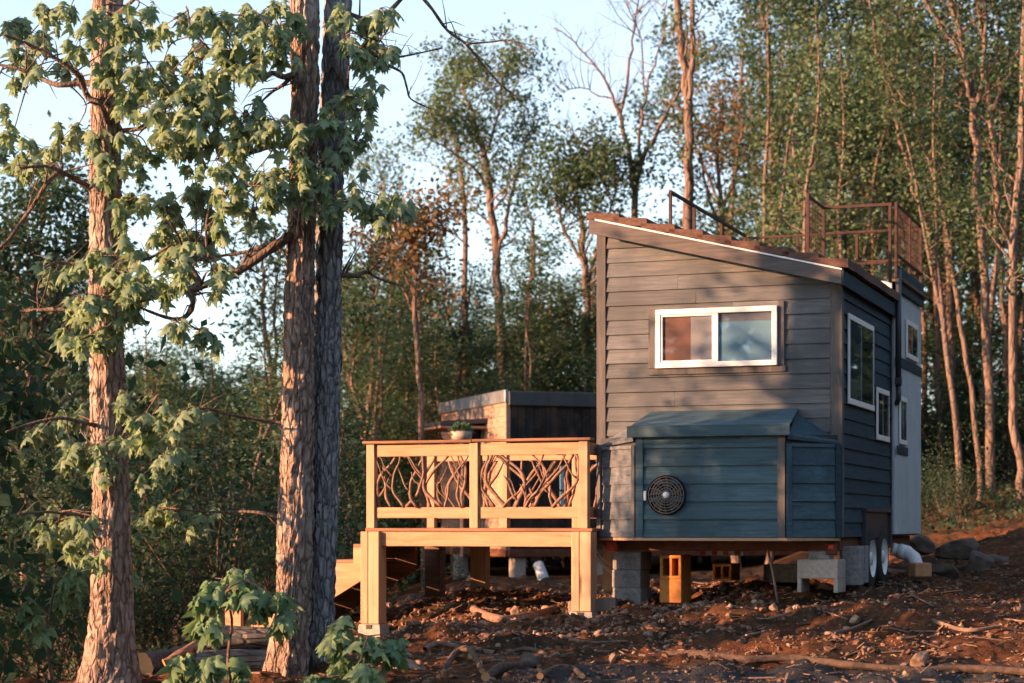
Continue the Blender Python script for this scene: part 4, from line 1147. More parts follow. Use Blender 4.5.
# ------------------------------------------------------------------ low maple saplings in front
def sapling(label, stem, clusters, Y, seed, size=.145):
    rng = np.random.default_rng(seed)
    base = PX(*stem[0], Y); base.z = min(base.z, ground(base.x, base.y))
    root = empty('maple_sapling', base); tag(root, label, 'sapling'); off = tuple(base)
    m = MB(); P = smooth_poly([base] + [PX(x, y, Y + .04 * rng.normal()) for x, y in stem[1:]])
    m.tube(P, [.016 - .010 * i / (len(P) - 1) for i in range(len(P))], 6)
    cl = []
    for (x, y, rx, ry, n) in clusters:
        c = PX(x, y, Y + rng.uniform(-.25, .25)); k = Y / F
        j = min(range(len(P)), key=lambda i: (P[i] - c).length)
        m.tube([P[j], P[j].lerp(c, .55) + Vector((0, 0, .03)), c], [.006, .005, .003], 5)
        cl.append((c, rx * k, ry * k, n))
    m.build('stem', 'limb_bark', root, off)
    maple_leaves('crown', 'maple_leaf_low', root, cl, rng, off, size)
sapling('small maple sapling spreading lit leaves in front of the orange-lit trunk', [(232, 700), (228, 660), (232, 620), (226, 592), (245, 580)],
    [(215,578,12,7,8),(245,578,15,10,12),(198,598,10,8,7),(236,592,9,8,6),(266,592,14,10,12),(283,606,8,13,10),(211,620,12,8,9)], 16.2, 21)
sapling('low leafy maple sapling at the foot of the grey trunk, bottom edge', [(360, 705), (358, 680), (362, 655), (368, 636)],
    [(342,628,12,8,8),(368,640,12,10,13),(392,640,10,12,11),(332,650,10,10,9),(355,668,18,12,22),(378,668,12,10,12),(322,678,14,8,10)], 16.0, 22, .155)
sapling('low maple sapling in front of the log pile between the two big trunks', [(200, 705), (196, 685), (192, 665)],
    [(185,660,10,9,9),(207,664,12,10,13),(168,680,14,7,9),(242,662,10,9,8),(190,685,10,6,6)], 16.1, 23)
sapling('thin sapling with a few pale leaves left of the far left maple', [(60, 720), (48, 650), (52, 600), (62, 565)],
    [(72,575,13,10,11),(97,564,12,9,9),(124,574,8,9,7),(25,604,9,9,6),(40,624,9,9,7),(58,590,10,9,7)], 17.9, 24)
# ------------------------------------------------------------------ the wood behind
def rot_dir(d, ang, rng):
    ref = Vector((rng.normal(), rng.normal(), rng.normal())); ax = d.cross(ref)
    if ax.length < 1e-4: ax = Vector((1, 0, 0))
    ax.normalize()
    from mathutils import Quaternion
    return Quaternion(ax, ang) @ d

class Skel:
    def __init__(s, seed): s.rng = np.random.default_rng(seed); s.mb = MB(); s.anchors = []
    def stem(s, P, r0, r1, sides=7):
        rad = [r0 + (r1 - r0) * (i / (len(P) - 1)) ** .9 for i in range(len(P))]
        s.mb.tube(P, rad, sides, False); return rad
    def branch(s, p, d, L, r, depth, maxd, up=.10, wig=.22, kids=(3, 5), leaf_from=.35):
        rng = s.rng; n = 5 if depth < maxd else 3
        P = [Vector(p)]; d = Vector(d).normalized()
        for i in range(n):
            d = (d + Vector(rng.normal(size=3)) * wig + Vector((0, 0, up))).normalized()
            P.append(P[-1] + d * (L / n))
        rad = [max(r * (1 - .8 * i / n), .003) for i in range(n + 1)]
        s.mb.tube(P, rad, 5 if depth == 1 else 3, False)
        if depth >= maxd:
            s.anchors += P[1:]
            return
        for k in range(rng.integers(*kids)):
            t = rng.uniform(leaf_from, 1.0); i = min(int(t * n), n - 1); q = P[i].lerp(P[i + 1], t * n - i)
            dd = rot_dir((P[i + 1] - P[i]).normalized(), rng.uniform(.5, 1.05), rng)
            s.branch(q, dd, L * rng.uniform(.42, .66), rad[i] * .55, depth + 1, maxd, up, wig, kids, leaf_from)
        s.anchors.append(P[-1])

def leaves_for(name, mat, root, anchors, per, spread, size, rng, off, flat=.75):
    A = np.array([tuple(a) for a in anchors])
    n = len(A); P = np.repeat(A, per, axis=0)
    g = rng.normal(size=P.shape) * spread; g[:, 2] *= flat
    # some tufts are fuller than others
    w = np.repeat(rng.uniform(0, 1, n) ** .7, per)
    keep = rng.uniform(size=len(P)) < (.35 + .65 * w)
    P = (P + g)[keep]
    V, Q = leaf_quads(P, size, rng)
    return np_mesh(name, V - np.array(off), Q, mat, root)

def forest_tree(label, stems, Y, seed, leaf='wood_leaf', per=13, spread=.17, size=.10, crown=(.35, 1.0), limbL=(1.1, 2.3), nlimb=16, name='forest_tree', cat='tree', bark='forest_bark', group=None, bare=False, kids=(3, 5), maxd=2, elev=(.4, 1.15), yj=.5):
    """stems: lists of (column, row, width in pixels) from the root upwards"""
    sk = Skel(seed); rng = sk.rng; k = Y / F
    b = stems[0][0]; base = PX(b[0], b[1], Y)
    g = ground(base.x, base.y); gz = min(base.z, g)
    base = Vector((base.x, base.y, gz)); off = tuple(base)
    root = empty(name, base); tag(root, label, cat, group)
    for si, st in enumerate(stems):
        P = []; rr = []
        if si == 0: P.append(Vector((base.x, Y, gz - .1))); rr.append(st[0][2] * k / 2 * 1.15)
        yo = rng.normal() * yj
        for i, (x, y, w) in enumerate(st):
            t = i / max(1, len(st) - 1)
            P.append(PX(x, y, Y + yo * t)); rr.append(w * k / 2)
        Ps = smooth_poly(P, 4); n = len(Ps)
        rs = [np.interp(i / 4, range(len(rr)), rr) for i in range(n)]
        Ps = [p + Vector((rng.normal(), rng.normal(), 0)) * .022 for p in Ps]
        sk.mb.tube(Ps, rs, 8, False)
        nl = nlimb if si == 0 else int(nlimb * .8)
        for q in range(nl):
            t = crown[0] + (crown[1] - crown[0]) * (q + rng.uniform()) / nl
            i = min(int(t * (n - 1)), n - 2); p = Ps[i].lerp(Ps[i + 1], t * (n - 1) - i)
            az = rng.uniform(0, 6.283); el = rng.uniform(*elev)
            d = Vector((math.cos(az) * math.cos(el), math.sin(az) * math.cos(el), math.sin(el)))
            L = rng.uniform(*limbL) * (1.15 - .55 * (t - crown[0]) / max(.05, crown[1] - crown[0]))
            sk.branch(p, d, L, max(.012, rs[i] * .42), 1, maxd, .10, .2, kids)
        sk.anchors.append(Ps[-1])
    tr = sk.mb.build('trunk', bark, root, off)
    if not bare:
        leaves_for('crown', leaf, root, sk.anchors, per, spread, size, rng, off)
    return root

# --- trees one can tell apart --------------------------------------------------
# bare tree and red trunk over the roof
def bare_tree():
    return forest_tree('bare leafless tree with branches fanned against the sky above the house roof',
        [[(637, 470, 9), (638, 260, 8), (636, 212, 7), (632, 172, 6), (622, 120, 4), (612, 96, 3), (601, 73, 2.2), (580, 48, 1.6), (556, 28, 1)],
         [(634, 190, 6), (642, 165, 5), (655, 135, 4), (670, 108, 2.8), (690, 70, 1.6), (700, 30, 1)], [(623, 122, 3.6), (628, 70, 2.8), (634, 30, 2), (640, -20, 1.2)], [(636, 178, 4), (640, 130, 3), (646, 90, 2.4), (662, 40, 1.6), (668, -10, 1)],
         [(612, 98, 2.2), (600, 96, 1.6), (580, 88, 1.2), (560, 92, .8)], [(630, 160, 2.6), (606, 150, 1.6), (590, 148, 1.2), (576, 140, .8)], [(646, 95, 2), (640, 40, 1.5), (620, -10, 1)], [(655, 135, 2.5), (668, 128, 1.8), (690, 118, 1)]],
        40, 31, bare=True, nlimb=13, crown=(.5, 1.0), limbL=(.5, 1.3), kids=(3, 6), elev=(.3, 1.2), bark='forest_bark', yj=.7)
bare_tree()
forest_tree('tall tree with a straight red-lit trunk rising just right of the bare tree', [[(690, 470, 12), (689, 300, 11), (688, 205, 10), (689, 120, 9), (682, 55, 8), (677, -10, 7), (672, -120, 4)], [(690, 100, 6), (694, 50, 5), (692, 0, 5), (696, -80, 3)]],
    37, 32, 'wood_leaf_pale', nlimb=15, crown=(.45, 1.0), limbL=(.5, 1.2), per=7, spread=.16)
forest_tree('airy leafy tree against the sky behind the deck, tallest left of the bare tree',
    [[(508, 470, 11), (504, 380, 10), (499, 300, 9), (495, 249, 8), (488, 176, 7), (481, 146, 5.5), (471, 112, 4), (463, 88, 2.4), (460, 76, 1)], [(497, 262, 5), (506, 220, 4), (516, 180, 3), (524, 140, 2)], [(490, 190, 4), (470, 165, 3), (446, 148, 2), (430, 140, 1)], [(484, 156, 3.4), (498, 115, 2.4), (502, 80, 1.4)]],
    41, 33, 'wood_leaf_pale', nlimb=20, crown=(.42, 1.0), limbL=(.6, 1.45), per=15, spread=.15, size=.095)
forest_tree('slim second leafy tree close left of the tallest airy tree behind the deck', [[(470, 470, 7), (466, 330, 6), (464, 220, 5), (462, 176, 4), (451, 121, 2.5), (446, 95, 1)]], 42.5, 34, 'wood_leaf_pale', nlimb=18, crown=(.45, 1), limbL=(.6, 1.4), per=12, spread=.15, size=.095)
forest_tree('tree with rusty orange-brown leaves right of the grey-barked maple', [[(424, 520, 7), (421, 400, 6), (417, 320, 5), (413, 260, 4), (404, 236, 2)], [(416, 315, 3.4), (398, 280, 2.6), (378, 262, 1.6)], [(414, 275, 2.6), (424, 250, 2), (434, 238, 1)]], 34, 35, 'rust_leaf', nlimb=14, crown=(.55, 1), limbL=(.5, 1.2), per=8, spread=.2, size=.11)
forest_tree('slender young tree with sparse leaves and twin red stems left of the orange-lit maple trunk', [[(274, 520, 6), (273, 392, 5), (264, 318, 4), (262, 270, 2.6), (258, 215, 1.2)], [(274, 410, 4.4), (276, 350, 3.6), (274, 300, 2.4), (280, 250, 1.2)]], 34, 36, 'wood_leaf_pale', nlimb=15, crown=(.35, 1), limbL=(.6, 1.5), per=6, spread=.22, size=.12)
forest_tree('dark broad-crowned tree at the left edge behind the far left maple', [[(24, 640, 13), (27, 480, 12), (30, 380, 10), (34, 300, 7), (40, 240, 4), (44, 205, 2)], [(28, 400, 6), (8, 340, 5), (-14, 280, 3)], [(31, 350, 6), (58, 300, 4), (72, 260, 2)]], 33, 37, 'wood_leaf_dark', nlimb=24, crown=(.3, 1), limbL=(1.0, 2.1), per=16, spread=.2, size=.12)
forest_tree('tree with a Y-forked trunk lit orange, behind the left side of the roof deck railing', [[(770, 470, 10), (772, 300, 9), (773, 235, 9), (774, 170, 8.5), (776, 127, 8)], [(776, 130, 6), (770, 80, 5.5), (767, 40, 5), (760, 0, 4), (752, -70, 2)], [(776, 130, 5.5), (786, 105, 4.5), (800, 75, 3.4), (815, 50, 2), (824, 20, 1)]], 38, 38, 'wood_leaf', nlimb=17, crown=(.5, 1), limbL=(.7, 1.6), per=12)
forest_tree('tall V-forked tree rising behind the middle of the roof deck railing', [[(845, 470, 11), (843, 300, 10), (842, 215, 9), (841, 150, 8), (838, 130, 7)], [(838, 132, 5.5), (826, 90, 5), (815, 50, 4.4), (803, 10, 3.6), (792, -60, 2)], [(839, 132, 5), (846, 90, 4.6), (850, 50, 4.2), (855, 0, 3.6), (862, -70, 2)]], 39, 39, 'wood_leaf', nlimb=17, crown=(.5, 1), limbL=(.7, 1.6), per=12)
forest_tree('slim curved tree with a pink-lit stem right of the roof deck railing', [[(940, 520, 6), (938, 330, 5.5), (930, 245, 5), (915, 190, 4.5), (900, 140, 4), (890, 100, 3.6), (880, 60, 3), (870, 0, 2.4), (866, -60, 1.4)]], 36, 40, 'wood_leaf', nlimb=15, crown=(.6, 1), limbL=(.5, 1.2), per=10)
forest_tree('multi-stemmed tree with four thin orange stems spreading upward right of the house', [[(952, 520, 8), (951, 330, 7), (946, 240, 6.5), (937, 180, 6), (928, 155, 5)], [(930, 160, 4), (914, 105, 3.4), (918, 60, 2.8), (912, 0, 2)], [(934, 172, 4), (940, 120, 3.4), (945, 60, 2.8), (950, -10, 2)], [(938, 190, 4), (952, 140, 3.2), (962, 90, 2.6), (960, 20, 1.6)]], 37.5, 41, 'wood_leaf', nlimb=13, crown=(.55, 1), limbL=(.6, 1.3), per=10)
forest_tree('long thin slanting tree leaning left across the others right of the house', [[(980, 510, 6), (975, 410, 5.5), (960, 320, 5), (952, 262, 4.6), (941, 205, 4), (925, 150, 3.4), (905, 108, 2.4), (890, 70, 1.4)]], 33.5, 42, 'wood_leaf', nlimb=13, crown=(.5, 1), limbL=(.5, 1.3), per=9, bark='pale_bark')
forest_tree('tall orange-lit tree with a forked top, thickest trunk in the wood right of the house', [[(991, 512, 11), (989, 391, 9.5), (982, 246, 9), (975, 146, 8.4), (972, 92, 7.4), (962, 44, 6.4), (952, 0, 6), (938, -80, 4)], [(972, 96, 5.5), (956, 48, 4.6), (936, 18, 4), (916, -12, 3.4), (890, -60, 2)], [(974, 120, 4.4), (984, 70, 4), (986, 20, 3.6), (992, -60, 2)]], 34.5, 43, 'wood_leaf', nlimb=18, crown=(.55, 1), limbL=(.7, 1.7), per=11, bark='pale_bark')
forest_tree('grey-stemmed tree beside the thick orange-lit trunk, forking near the top right corner', [[(1012, 520, 8), (1009, 420, 7.4), (1004, 325, 7), (997, 224, 6.4), (992, 120, 6), (985, 60, 5), (975, -20, 4)], [(993, 110, 4.4), (1008, 74, 3.6), (1024, 36, 2.6), (1034, -20, 1.6)]], 36, 44, 'wood_leaf_dark', nlimb=16, crown=(.6, 1), limbL=(.7, 1.4), per=11)
forest_tree('pink-lit tree at the right edge with its foot on the red slope', [[(1022, 512, 10), (1021, 470, 9), (1013, 400, 8.4), (1015, 246, 8), (1021, 130, 7.4), (1025, 0, 6), (1026, -80, 4)]], 31, 45, 'wood_leaf', nlimb=16, crown=(.5, 1), limbL=(.7, 1.6), per=10, bark='pale_bark')
forest_tree('low-crowned leafy tree between the airy tree and the house roof', [[(590, 470, 8), (588, 330, 7), (584, 250, 6), (578, 205, 4), (574, 165, 2)], [(587, 290, 4), (600, 240, 3.4), (612, 200, 2), (618, 180, 1)], [(586, 270, 4), (566, 230, 3), (556, 200, 1.6)]], 40, 46, 'wood_leaf', nlimb=22, crown=(.35, 1), limbL=(.8, 1.7), per=15, size=.10)
forest_tree('pale leafy tree low against the sky just right of the grey-barked maple', [[(392, 500, 7), (392, 350, 6), (390, 260, 5), (386, 205, 3), (382, 172, 1.4)]], 44, 47, 'wood_leaf_pale', nlimb=22, crown=(.35, 1), limbL=(.8, 1.7), per=13, size=.095)
forest_tree('tree with a reddish bare lower stem behind the cabin roof, left of the airy tree', [[(528, 470, 6), (532, 360, 5.4), (528, 300, 4.8), (534, 250, 3.6), (530, 215, 2)]], 43, 48, 'wood_leaf', nlimb=18, crown=(.25, 1), limbL=(.8, 1.7), per=12)
forest_tree('thin tree with crooked bare stems between the grey maple and the deck railing', [[(368, 520, 6), (366, 440, 5.4), (372, 370, 5), (368, 320, 3.6), (380, 280, 2)], [(367, 430, 4), (352, 380, 3.2), (356, 330, 2)]], 38, 49, 'wood_leaf_dark', nlimb=16, crown=(.3, 1), limbL=(.6, 1.5), per=11)
forest_tree('sunlit young tree with reddish twigs above the right half of the sloping roof', [[(728, 470, 6), (726, 300, 5.4), (722, 200, 4.6), (716, 150, 3.4), (724, 100, 2)], [(724, 240, 3.6), (706, 190, 3), (700, 150, 1.6)], [(723, 210, 3.4), (738, 160, 2.6), (742, 120, 1.4)]], 40, 50, 'rust_leaf', nlimb=16, crown=(.4, 1), limbL=(.6, 1.4), per=4, spread=.24, size=.11)
forest_tree('two-stemmed tree with thin orange stems above the right end of the roof railing', [[(890, 500, 7), (888, 300, 6), (884, 200, 5), (872, 140, 4), (868, 60, 3), (862, -20, 2)], [(886, 230, 4), (896, 170, 3.6), (902, 110, 3), (896, 40, 2)]], 41, 51, 'wood_leaf', nlimb=16, crown=(.5, 1), limbL=(.6, 1.4), per=12)

# --- fillers: a few grown kinds, copied ---------------------------------------
def proto_tree(seed, h, leaf, crown0=.3, nl=30, limb=(1.2, 2.4), per=15, size=.15, bark='forest_bark', fork=True, spread=.21, r0=.11, wig=1.0):
    sk = Skel(seed); rng = sk.rng
    root = empty('forest_tree', (0, 0, 0))
    P = [Vector((0, 0, -.3))]; d = Vector((rng.normal() * .05 * wig, rng.normal() * .05 * wig, 1))
    n = 9
    for i in range(n):
        d = (d + Vector((rng.normal() * .09 * wig, rng.normal() * .09 * wig, .25))).normalized(); P.append(P[-1] + d * (h / n))
    P = smooth_poly(P, 3); N_ = len(P)
    rs = [r0 * (1 - .9 * i / (N_ - 1)) + .008 for i in range(N_)]
    sk.mb.tube(P, rs, 7, False)
    stems = [(P, rs)]
    if fork:
        i0 = int(N_ * rng.uniform(.35, .5)); dd = Vector((rng.normal() * .3, rng.normal() * .3, 1)).normalized()
        Q = [P[i0]]
        for i in range(5):
            dd = (dd + Vector((rng.normal() * .12, rng.normal() * .12, .1))).normalized(); Q.append(Q[-1] + dd * (h * .55 / 5))
        Q = smooth_poly(Q, 3); rq = [rs[i0] * .75 * (1 - .9 * i / (len(Q) - 1)) + .006 for i in range(len(Q))]
        sk.mb.tube(Q, rq, 6, False); stems.append((Q, rq))
    for (S, rad) in stems:
        c0 = crown0 if S is P else .15
        m = nl if S is P else int(nl * .6)
        for q in range(m):
            t = c0 + (1 - c0) * (q + rng.uniform()) / m
            i = min(int(t * (len(S) - 1)), len(S) - 2); p = S[i]
            az = rng.uniform(0, 6.283); el = rng.uniform(.05, .9)
            dd = Vector((math.cos(az) * math.cos(el), math.sin(az) * math.cos(el), math.sin(el)))
            sk.branch(p, dd, rng.uniform(*limb) * (1.2 - .75 * t), max(.01, rad[i] * .4), 1, 2, .08, .22, (3, 6))
        sk.anchors.append(S[-1])
    sk.mb.build('trunk', bark, root)
    leaves_for('crown', leaf, root, sk.anchors, per, spread, size, rng, (0, 0, 0))
    return root

def copy_tree(o):
    c = o.copy(); COL.objects.link(c)
    for ch in list(o.children):
        d = ch.copy(); COL.objects.link(d); d.parent = c
    return c

KINDS = [proto_tree(101, 11.5, 'wood_leaf_dark', .22, 26, per=24, size=.11), proto_tree(102, 13, 'wood_leaf', .28, 28, per=17, size=.11), proto_tree(103, 9, 'wood_leaf_dark', .15, 26, (1.0, 2.0), 25, .10),
         proto_tree(104, 15, 'wood_leaf_dark', .30, 30, per=15, size=.115, r0=.13), proto_tree(105, 8, 'wood_leaf', .18, 24, (.9, 1.9), 24, .10), proto_tree(106, 12, 'wood_leaf_pale', .3, 26, per=14, size=.105)]
KINDS += [proto_tree(107, 13, 'wood_leaf', .5, 20, (.6, 1.4), 10, .115, 'pale_bark', True, .26, .075, .5), proto_tree(108, 12, 'wood_leaf_pale', .45, 18, (.6, 1.3), 9, .11, 'forest_bark', False, .26, .07, .7)]
HK = [11.5, 13, 9, 15, 8, 12, 13, 12]
used = set()
def plant(kind, x, y, h, label, group, rz):
    o = KINDS[kind] if kind not in used else copy_tree(KINDS[kind])
    used.add(kind)
    s = h / HK[kind]
    o.location = (x, y, ground(x, y)); o.rotation_euler = (0, 0, rz); o.scale = (s * .5 + .5, s * .5 + .5, s) if s < 1.4 else (s * .8, s * .8, s)
    tag(o, label, 'tree', group); return o
fr = random.Random(77)
def belt(n, px0, px1, Y0, Y1, top0, top1, kinds, label, group):
    for i in range(n):
        px = px0 + (px1 - px0) * (i + fr.random()) / n
        Y = fr.uniform(Y0, Y1); x = (px - 512) * Y / F
        top = EYE + (HOR - fr.uniform(top0, top1)) * Y / F
        plant(fr.choice(kinds), x, Y, max(3.0, top - ground(x, Y)), label, group, fr.uniform(0, 6.28))
belt(12, -20, 380, 30, 36, 440, 375, [0, 2], 'low dark leafy tree crowded in the shaded wood behind the big maple trunks', 'dark trees of the wood on the left')
belt(4, -30, 100, 37, 50, 300, 215, [0, 1, 2, 4], 'leafy tree farther back in the shaded wood behind the big maple trunks', 'farther trees of the wood on the left')
belt(8, 110, 300, 37, 50, 375, 315, [0, 1, 2, 4], 'leafy tree farther back in the shaded wood behind the big maple trunks', 'farther trees of the wood on the left')
belt(3, 300, 390, 37, 50, 330, 245, [1, 4], 'leafy tree farther back in the shaded wood behind the big maple trunks', 'farther trees of the wood on the left')
belt(10, 360, 640, 38, 46, 330, 220, [0, 1, 2, 4], 'dense leafy tree in the green wood behind the deck and the cabin', 'trees behind the deck and cabin')
belt(9, 380, 690, 48, 58, 320, 240, [0, 1, 5], 'hazy leafy tree farther back behind the deck and the cabin', 'farther trees behind the cabin')
belt(12, 745, 1050, 41, 50, 110, -20, [1, 3, 3, 0], 'tall leafy tree filling the wood behind the roof deck', 'tall trees behind the house')
belt(9, 760, 1060, 51, 64, 60, -60, [3, 1, 0, 3], 'tall dark tree at the back of the wood behind the house', 'farther tall trees behind the house')
belt(6, 900, 1060, 36, 42, 440, 340, [2, 0, 4], 'low dark leafy tree under the tall stems right of the house', 'low trees right of the house')
belt(15, 700, 1035, 33, 41, 90, -40, [6, 7], 'slender straight stem with a thin high crown in the wood behind the house', 'slender trees behind the house')
belt(9, 350, 620, 36, 44, 330, 215, [6, 7], 'slender straight stem with a thin crown in the wood behind the deck', 'slender trees behind the deck')
belt(7, -10, 330, 28, 36, 370, 300, [6, 7], 'slender dark stem with a thin crown in the wood behind the big maples', 'slender trees behind the maples')
belt(4, -420, -60, 22, 27, 360, 290, [0, 2], 'unseen leafy tree added outside the left edge of the clearing for shade', 'trees left of the clearing')  # unseen extension of the left wood, added to shade its lower part
belt(9, 1070, 1560, 36, 50, 120, 0, [3, 1, 0], 'tall leafy tree outside the right edge of the clearing', 'trees right of the clearing')
belt(6, 640, 900, 33, 40, 330, 270, [2, 4], 'low leafy tree hidden behind the house roof', 'low trees behind the house')

# --- bushes close to the ground -------------------------------------------------
def proto_bush(seed, h, leaf, size=.095, nb=13, per=17):
    sk = Skel(seed); rng = sk.rng; root = empty('bush', (0, 0, 0))
    for k in range(nb):
        az = rng.uniform(0, 6.283); el = rng.uniform(.5, 1.4)
        sk.branch(Vector((rng.normal() * .12, rng.normal() * .12, -.1)), Vector((math.cos(az) * math.cos(el), math.sin(az) * math.cos(el), math.sin(el))), h * rng.uniform(.6, 1.1), .02, 1, 2, .06, .25, (4, 7), .2)
    sk.mb.build('stems', 'limb_bark', root)
    leaves_for('foliage', leaf, root, sk.anchors, per, .2, size, rng, (0, 0, 0)); return root
BK = [proto_bush(201, 2.2, 'wood_leaf_dark'), proto_bush(202, 1.8, 'wood_leaf'), proto_bush(203, 2.6, 'wood_leaf_dark')]
BH = [2.2, 1.8, 2.6]; bused = set()
def bushes(n, px0, px1, Y0, Y1, h0, h1, kinds, label, group):
    for i in range(n):
        px = px0 + (px1 - px0) * (i + fr.random()) / n; Y = fr.uniform(Y0, Y1); x = (px - 512) * Y / F
        kd = fr.choice(kinds); o = BK[kd] if kd not in bused else copy_tree(BK[kd]); bused.add(kd)
        s = fr.uniform(h0, h1) / BH[kd]; o.location = (x, Y, ground(x, Y)); o.scale = (s, s, s); o.rotation_euler = (0, 0, fr.uniform(0, 6.28))
        tag(o, label, 'bush', group)
bushes(13, -20, 350, 25, 31, 1.6, 2.8, [0, 2], 'dark leafy bush in the shade behind the big maple trunks', 'bushes in the wood on the left')
bushes(8, 345, 470, 38, 42, 1.8, 3.0, [0, 1, 2], 'green bush seen under and through the deck railing', 'bushes behind the deck')
bushes(6, 905, 1050, 33, 38, 1.4, 2.2, [0, 1, 2], 'dark bush on the red slope right of the house', 'bushes right of the house')
bushes(3, 905, 960, 30, 32, .8, 1.2, [2], 'low bush beside the white cladding of the house', 'lit bushes beside the house')
bushes(6, 420, 640, 38, 42, 2.0, 3.0, [0, 2], 'dark bush behind the cabin', 'bushes behind the cabin')

# --- far wood as one mass ---------------------------------------------------------
def far_wood():
    rng = np.random.default_rng(9); n = 90000
    x = rng.uniform(-32, 34, n); y = rng.uniform(64, 82, n)
    top = np.array([EYE + (HOR - np.interp(512 + xx * F / yy, [-200, 0, 120, 200, 330, 480, 620, 700, 1024, 1300], [330, 330, 370, 400, 380, 330, 300, 230, 150, 130])) * yy / F + 1.6 * nz(xx * .5, yy * .3, 2) + .9 * nz(xx * 1.3, yy, 6) for xx, yy in zip(x, y)])
    z = -3.5 + (top + 3.5) * rng.uniform(0, 1, n) ** .85
    P0 = np.stack([x, y, z], 1)
    # unseen wood round the viewpoint, added to cut sky fill and window reflections
    m = 60000; ang = rng.uniform(R(-150), R(75), m); rad = rng.uniform(30, 44, m)
    bx_ = rad * np.cos(ang); by_ = rad * np.sin(ang) - 0
    hz_ = np.array([13.5 + 3.5 * nz(a * 3, 1, 1) + 2 * nz(a * 11, 4, 2) for a in ang]) * rng.uniform(0, 1, m) ** .85
    keep = (by_ < 24) | (bx_ > 22)
    P1 = np.stack([bx_, by_, hz_], 1)[keep]
    m2 = 16000; y2 = rng.uniform(36, 60, m2); x2 = y2 * .275 + 1.5 + rng.uniform(0, 18, m2)
    P1 = np.concatenate([P1, np.stack([x2, y2, rng.uniform(.3, 15, m2)], 1)])
    V, Q = leaf_quads(P0, .30, rng); V1, Q1 = leaf_quads(P1, .8, rng)
    V = np.concatenate([V, V1]); Q = np.concatenate([Q, Q1 + len(P0) * 4])
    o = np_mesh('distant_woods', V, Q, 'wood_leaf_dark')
    tag(o, 'far dark woodland filling the gaps between the trees, plus an unseen added belt', 'woods', kind='stuff')
far_wood()

# --- trees left of the frame whose shade falls over the cabinet and the house corner
def side_tree(x, y, h, kind, rz, label):
    o = copy_tree(KINDS[kind]); s = h / HK[kind]
    o.location = (x, y, ground(x, y)); o.scale = (s, s, s); o.rotation_euler = (0, 0, rz); tag(o, label, 'tree', 'trees beside the clearing'); return o
# ------------------------------------------------------------------ stones, sticks, logs
def rock_mesh(name, mat, r, seed, sq=(1, 1, .7), sub=3, off=None):
    import bmesh
    bm = bmesh.new(); bmesh.ops.create_icosphere(bm, subdivisions=sub, radius=1)
    rg = random.Random(seed)
    planes = [(Vector((rg.gauss(0, 1), rg.gauss(0, 1), rg.gauss(0, 1))).normalized(), rg.uniform(.42, .85)) for _ in range(11)]
    for v in bm.verts:
        p = v.co.copy()
        for nrm, d in planes:
            e = p.dot(nrm) - d
            if e > 0: p -= nrm * e * .92
        p *= 1 + .10 * nz(p.x * 2 + seed, p.y * 2, p.z * 2) + .05 * nz(p.x * 6, p.y * 6 + seed, p.z * 6)
        v.co = Vector((p.x * sq[0], p.y * sq[1], p.z * sq[2])) * r
    me = bpy.data.meshes.new(name); bm.to_mesh(me); bm.free()
    me.materials.append(MATS[mat]); o = bpy.data.objects.new(name, me); COL.objects.link(o); return o

def on_ground(px, py):
    """where the line of sight through a pixel meets the terrain"""
    Y = 14.0
    while Y < 60:
        p = PX(px, py, Y)
        if p.z <= ground(p.x, p.y): return Vector((p.x, p.y, ground(p.x, p.y)))
        Y += .04
    return PX(px, py, 30)

ROCKS = [(406, 668, .17, 'rock', (1.15, .8, .62), 'large flat pale rock tilted at the bottom edge right of the low sapling'), (516, 612, .075, 'rock', (.8, .8, 1.2), 'upright pointed stone inside the curved root under the deck'),
 (774, 606, .05, 'rock', (1, .8, .9), 'small stone leaning by the tan legged block'), (757, 597, .07, 'rock', (1.2, .8, .9), 'pale round stone under the house right of the thin stick'), (856, 618, .07, 'rock', (1.2, 1, .8), 'tan stone on the mound below the house corner'),
 (921, 662, .10, 'rock', (1, .9, 1), 'tan pointed stone on the dark dirt at the lower right'), (905, 664, .06, 'grey_rock', (1.6, .8, .5), 'flat grey stone left of the tan pointed stone'), (668, 575, .0, 'rock', (1, 1, 1), ''),
 (628, 622, .055, 'rock', (1, 1, .8), 'round stone right of the front deck post foot'), (648, 634, .06, 'rock', (1.1, .8, .9), 'stone on the dirt slope below the block stack'), (612, 660, .06, 'rock', (.8, .8, 1.2), 'small upright stone in the middle of the bottom dirt'),
 (695, 668, .05, 'grey_rock', (1.2, .9, .8), 'grey stone beside the long log'), (826, 590, .12, 'rock', (1.2, .9, .75), 'brown stone heaped in front of the tan legged block'), (470, 577, .11, 'rock', (1.3, .9, .7), 'stone beyond the back deck post'),
 (410, 600, .12, 'grey_rock', (1.2, .9, .7), 'grey stone in the shade below the stairs'), (559, 585, .10, 'rock', (1.3, 1, .6), 'flat stone on the lit bank left of the front deck post'), (448, 606, .09, 'rock', (1.2, 1, .7), 'stone in the dirt between the back deck posts'),
 (700, 604, .07, 'rock', (1.2, 1, .7), 'stone on the dirt below the ochre block stack'), (600, 634, .06, 'rock', (1, 1, .9), 'stone below the pale pier block'), (530, 660, .09, 'grey_rock', (1.2, .9, .7), 'grey stone among the broken roots at the bottom'),
 (556, 656, .08, 'rock', (1, .9, .9), 'brown stone among the broken roots at the bottom'), (866, 648, .05, 'rock', (1.2, .9, .8), 'little tan stone in the dark dirt right of the mound'), (740, 640, .05, 'grey_rock', (1.4, .9, .6), 'little grey stone on the dirt above the long log')]
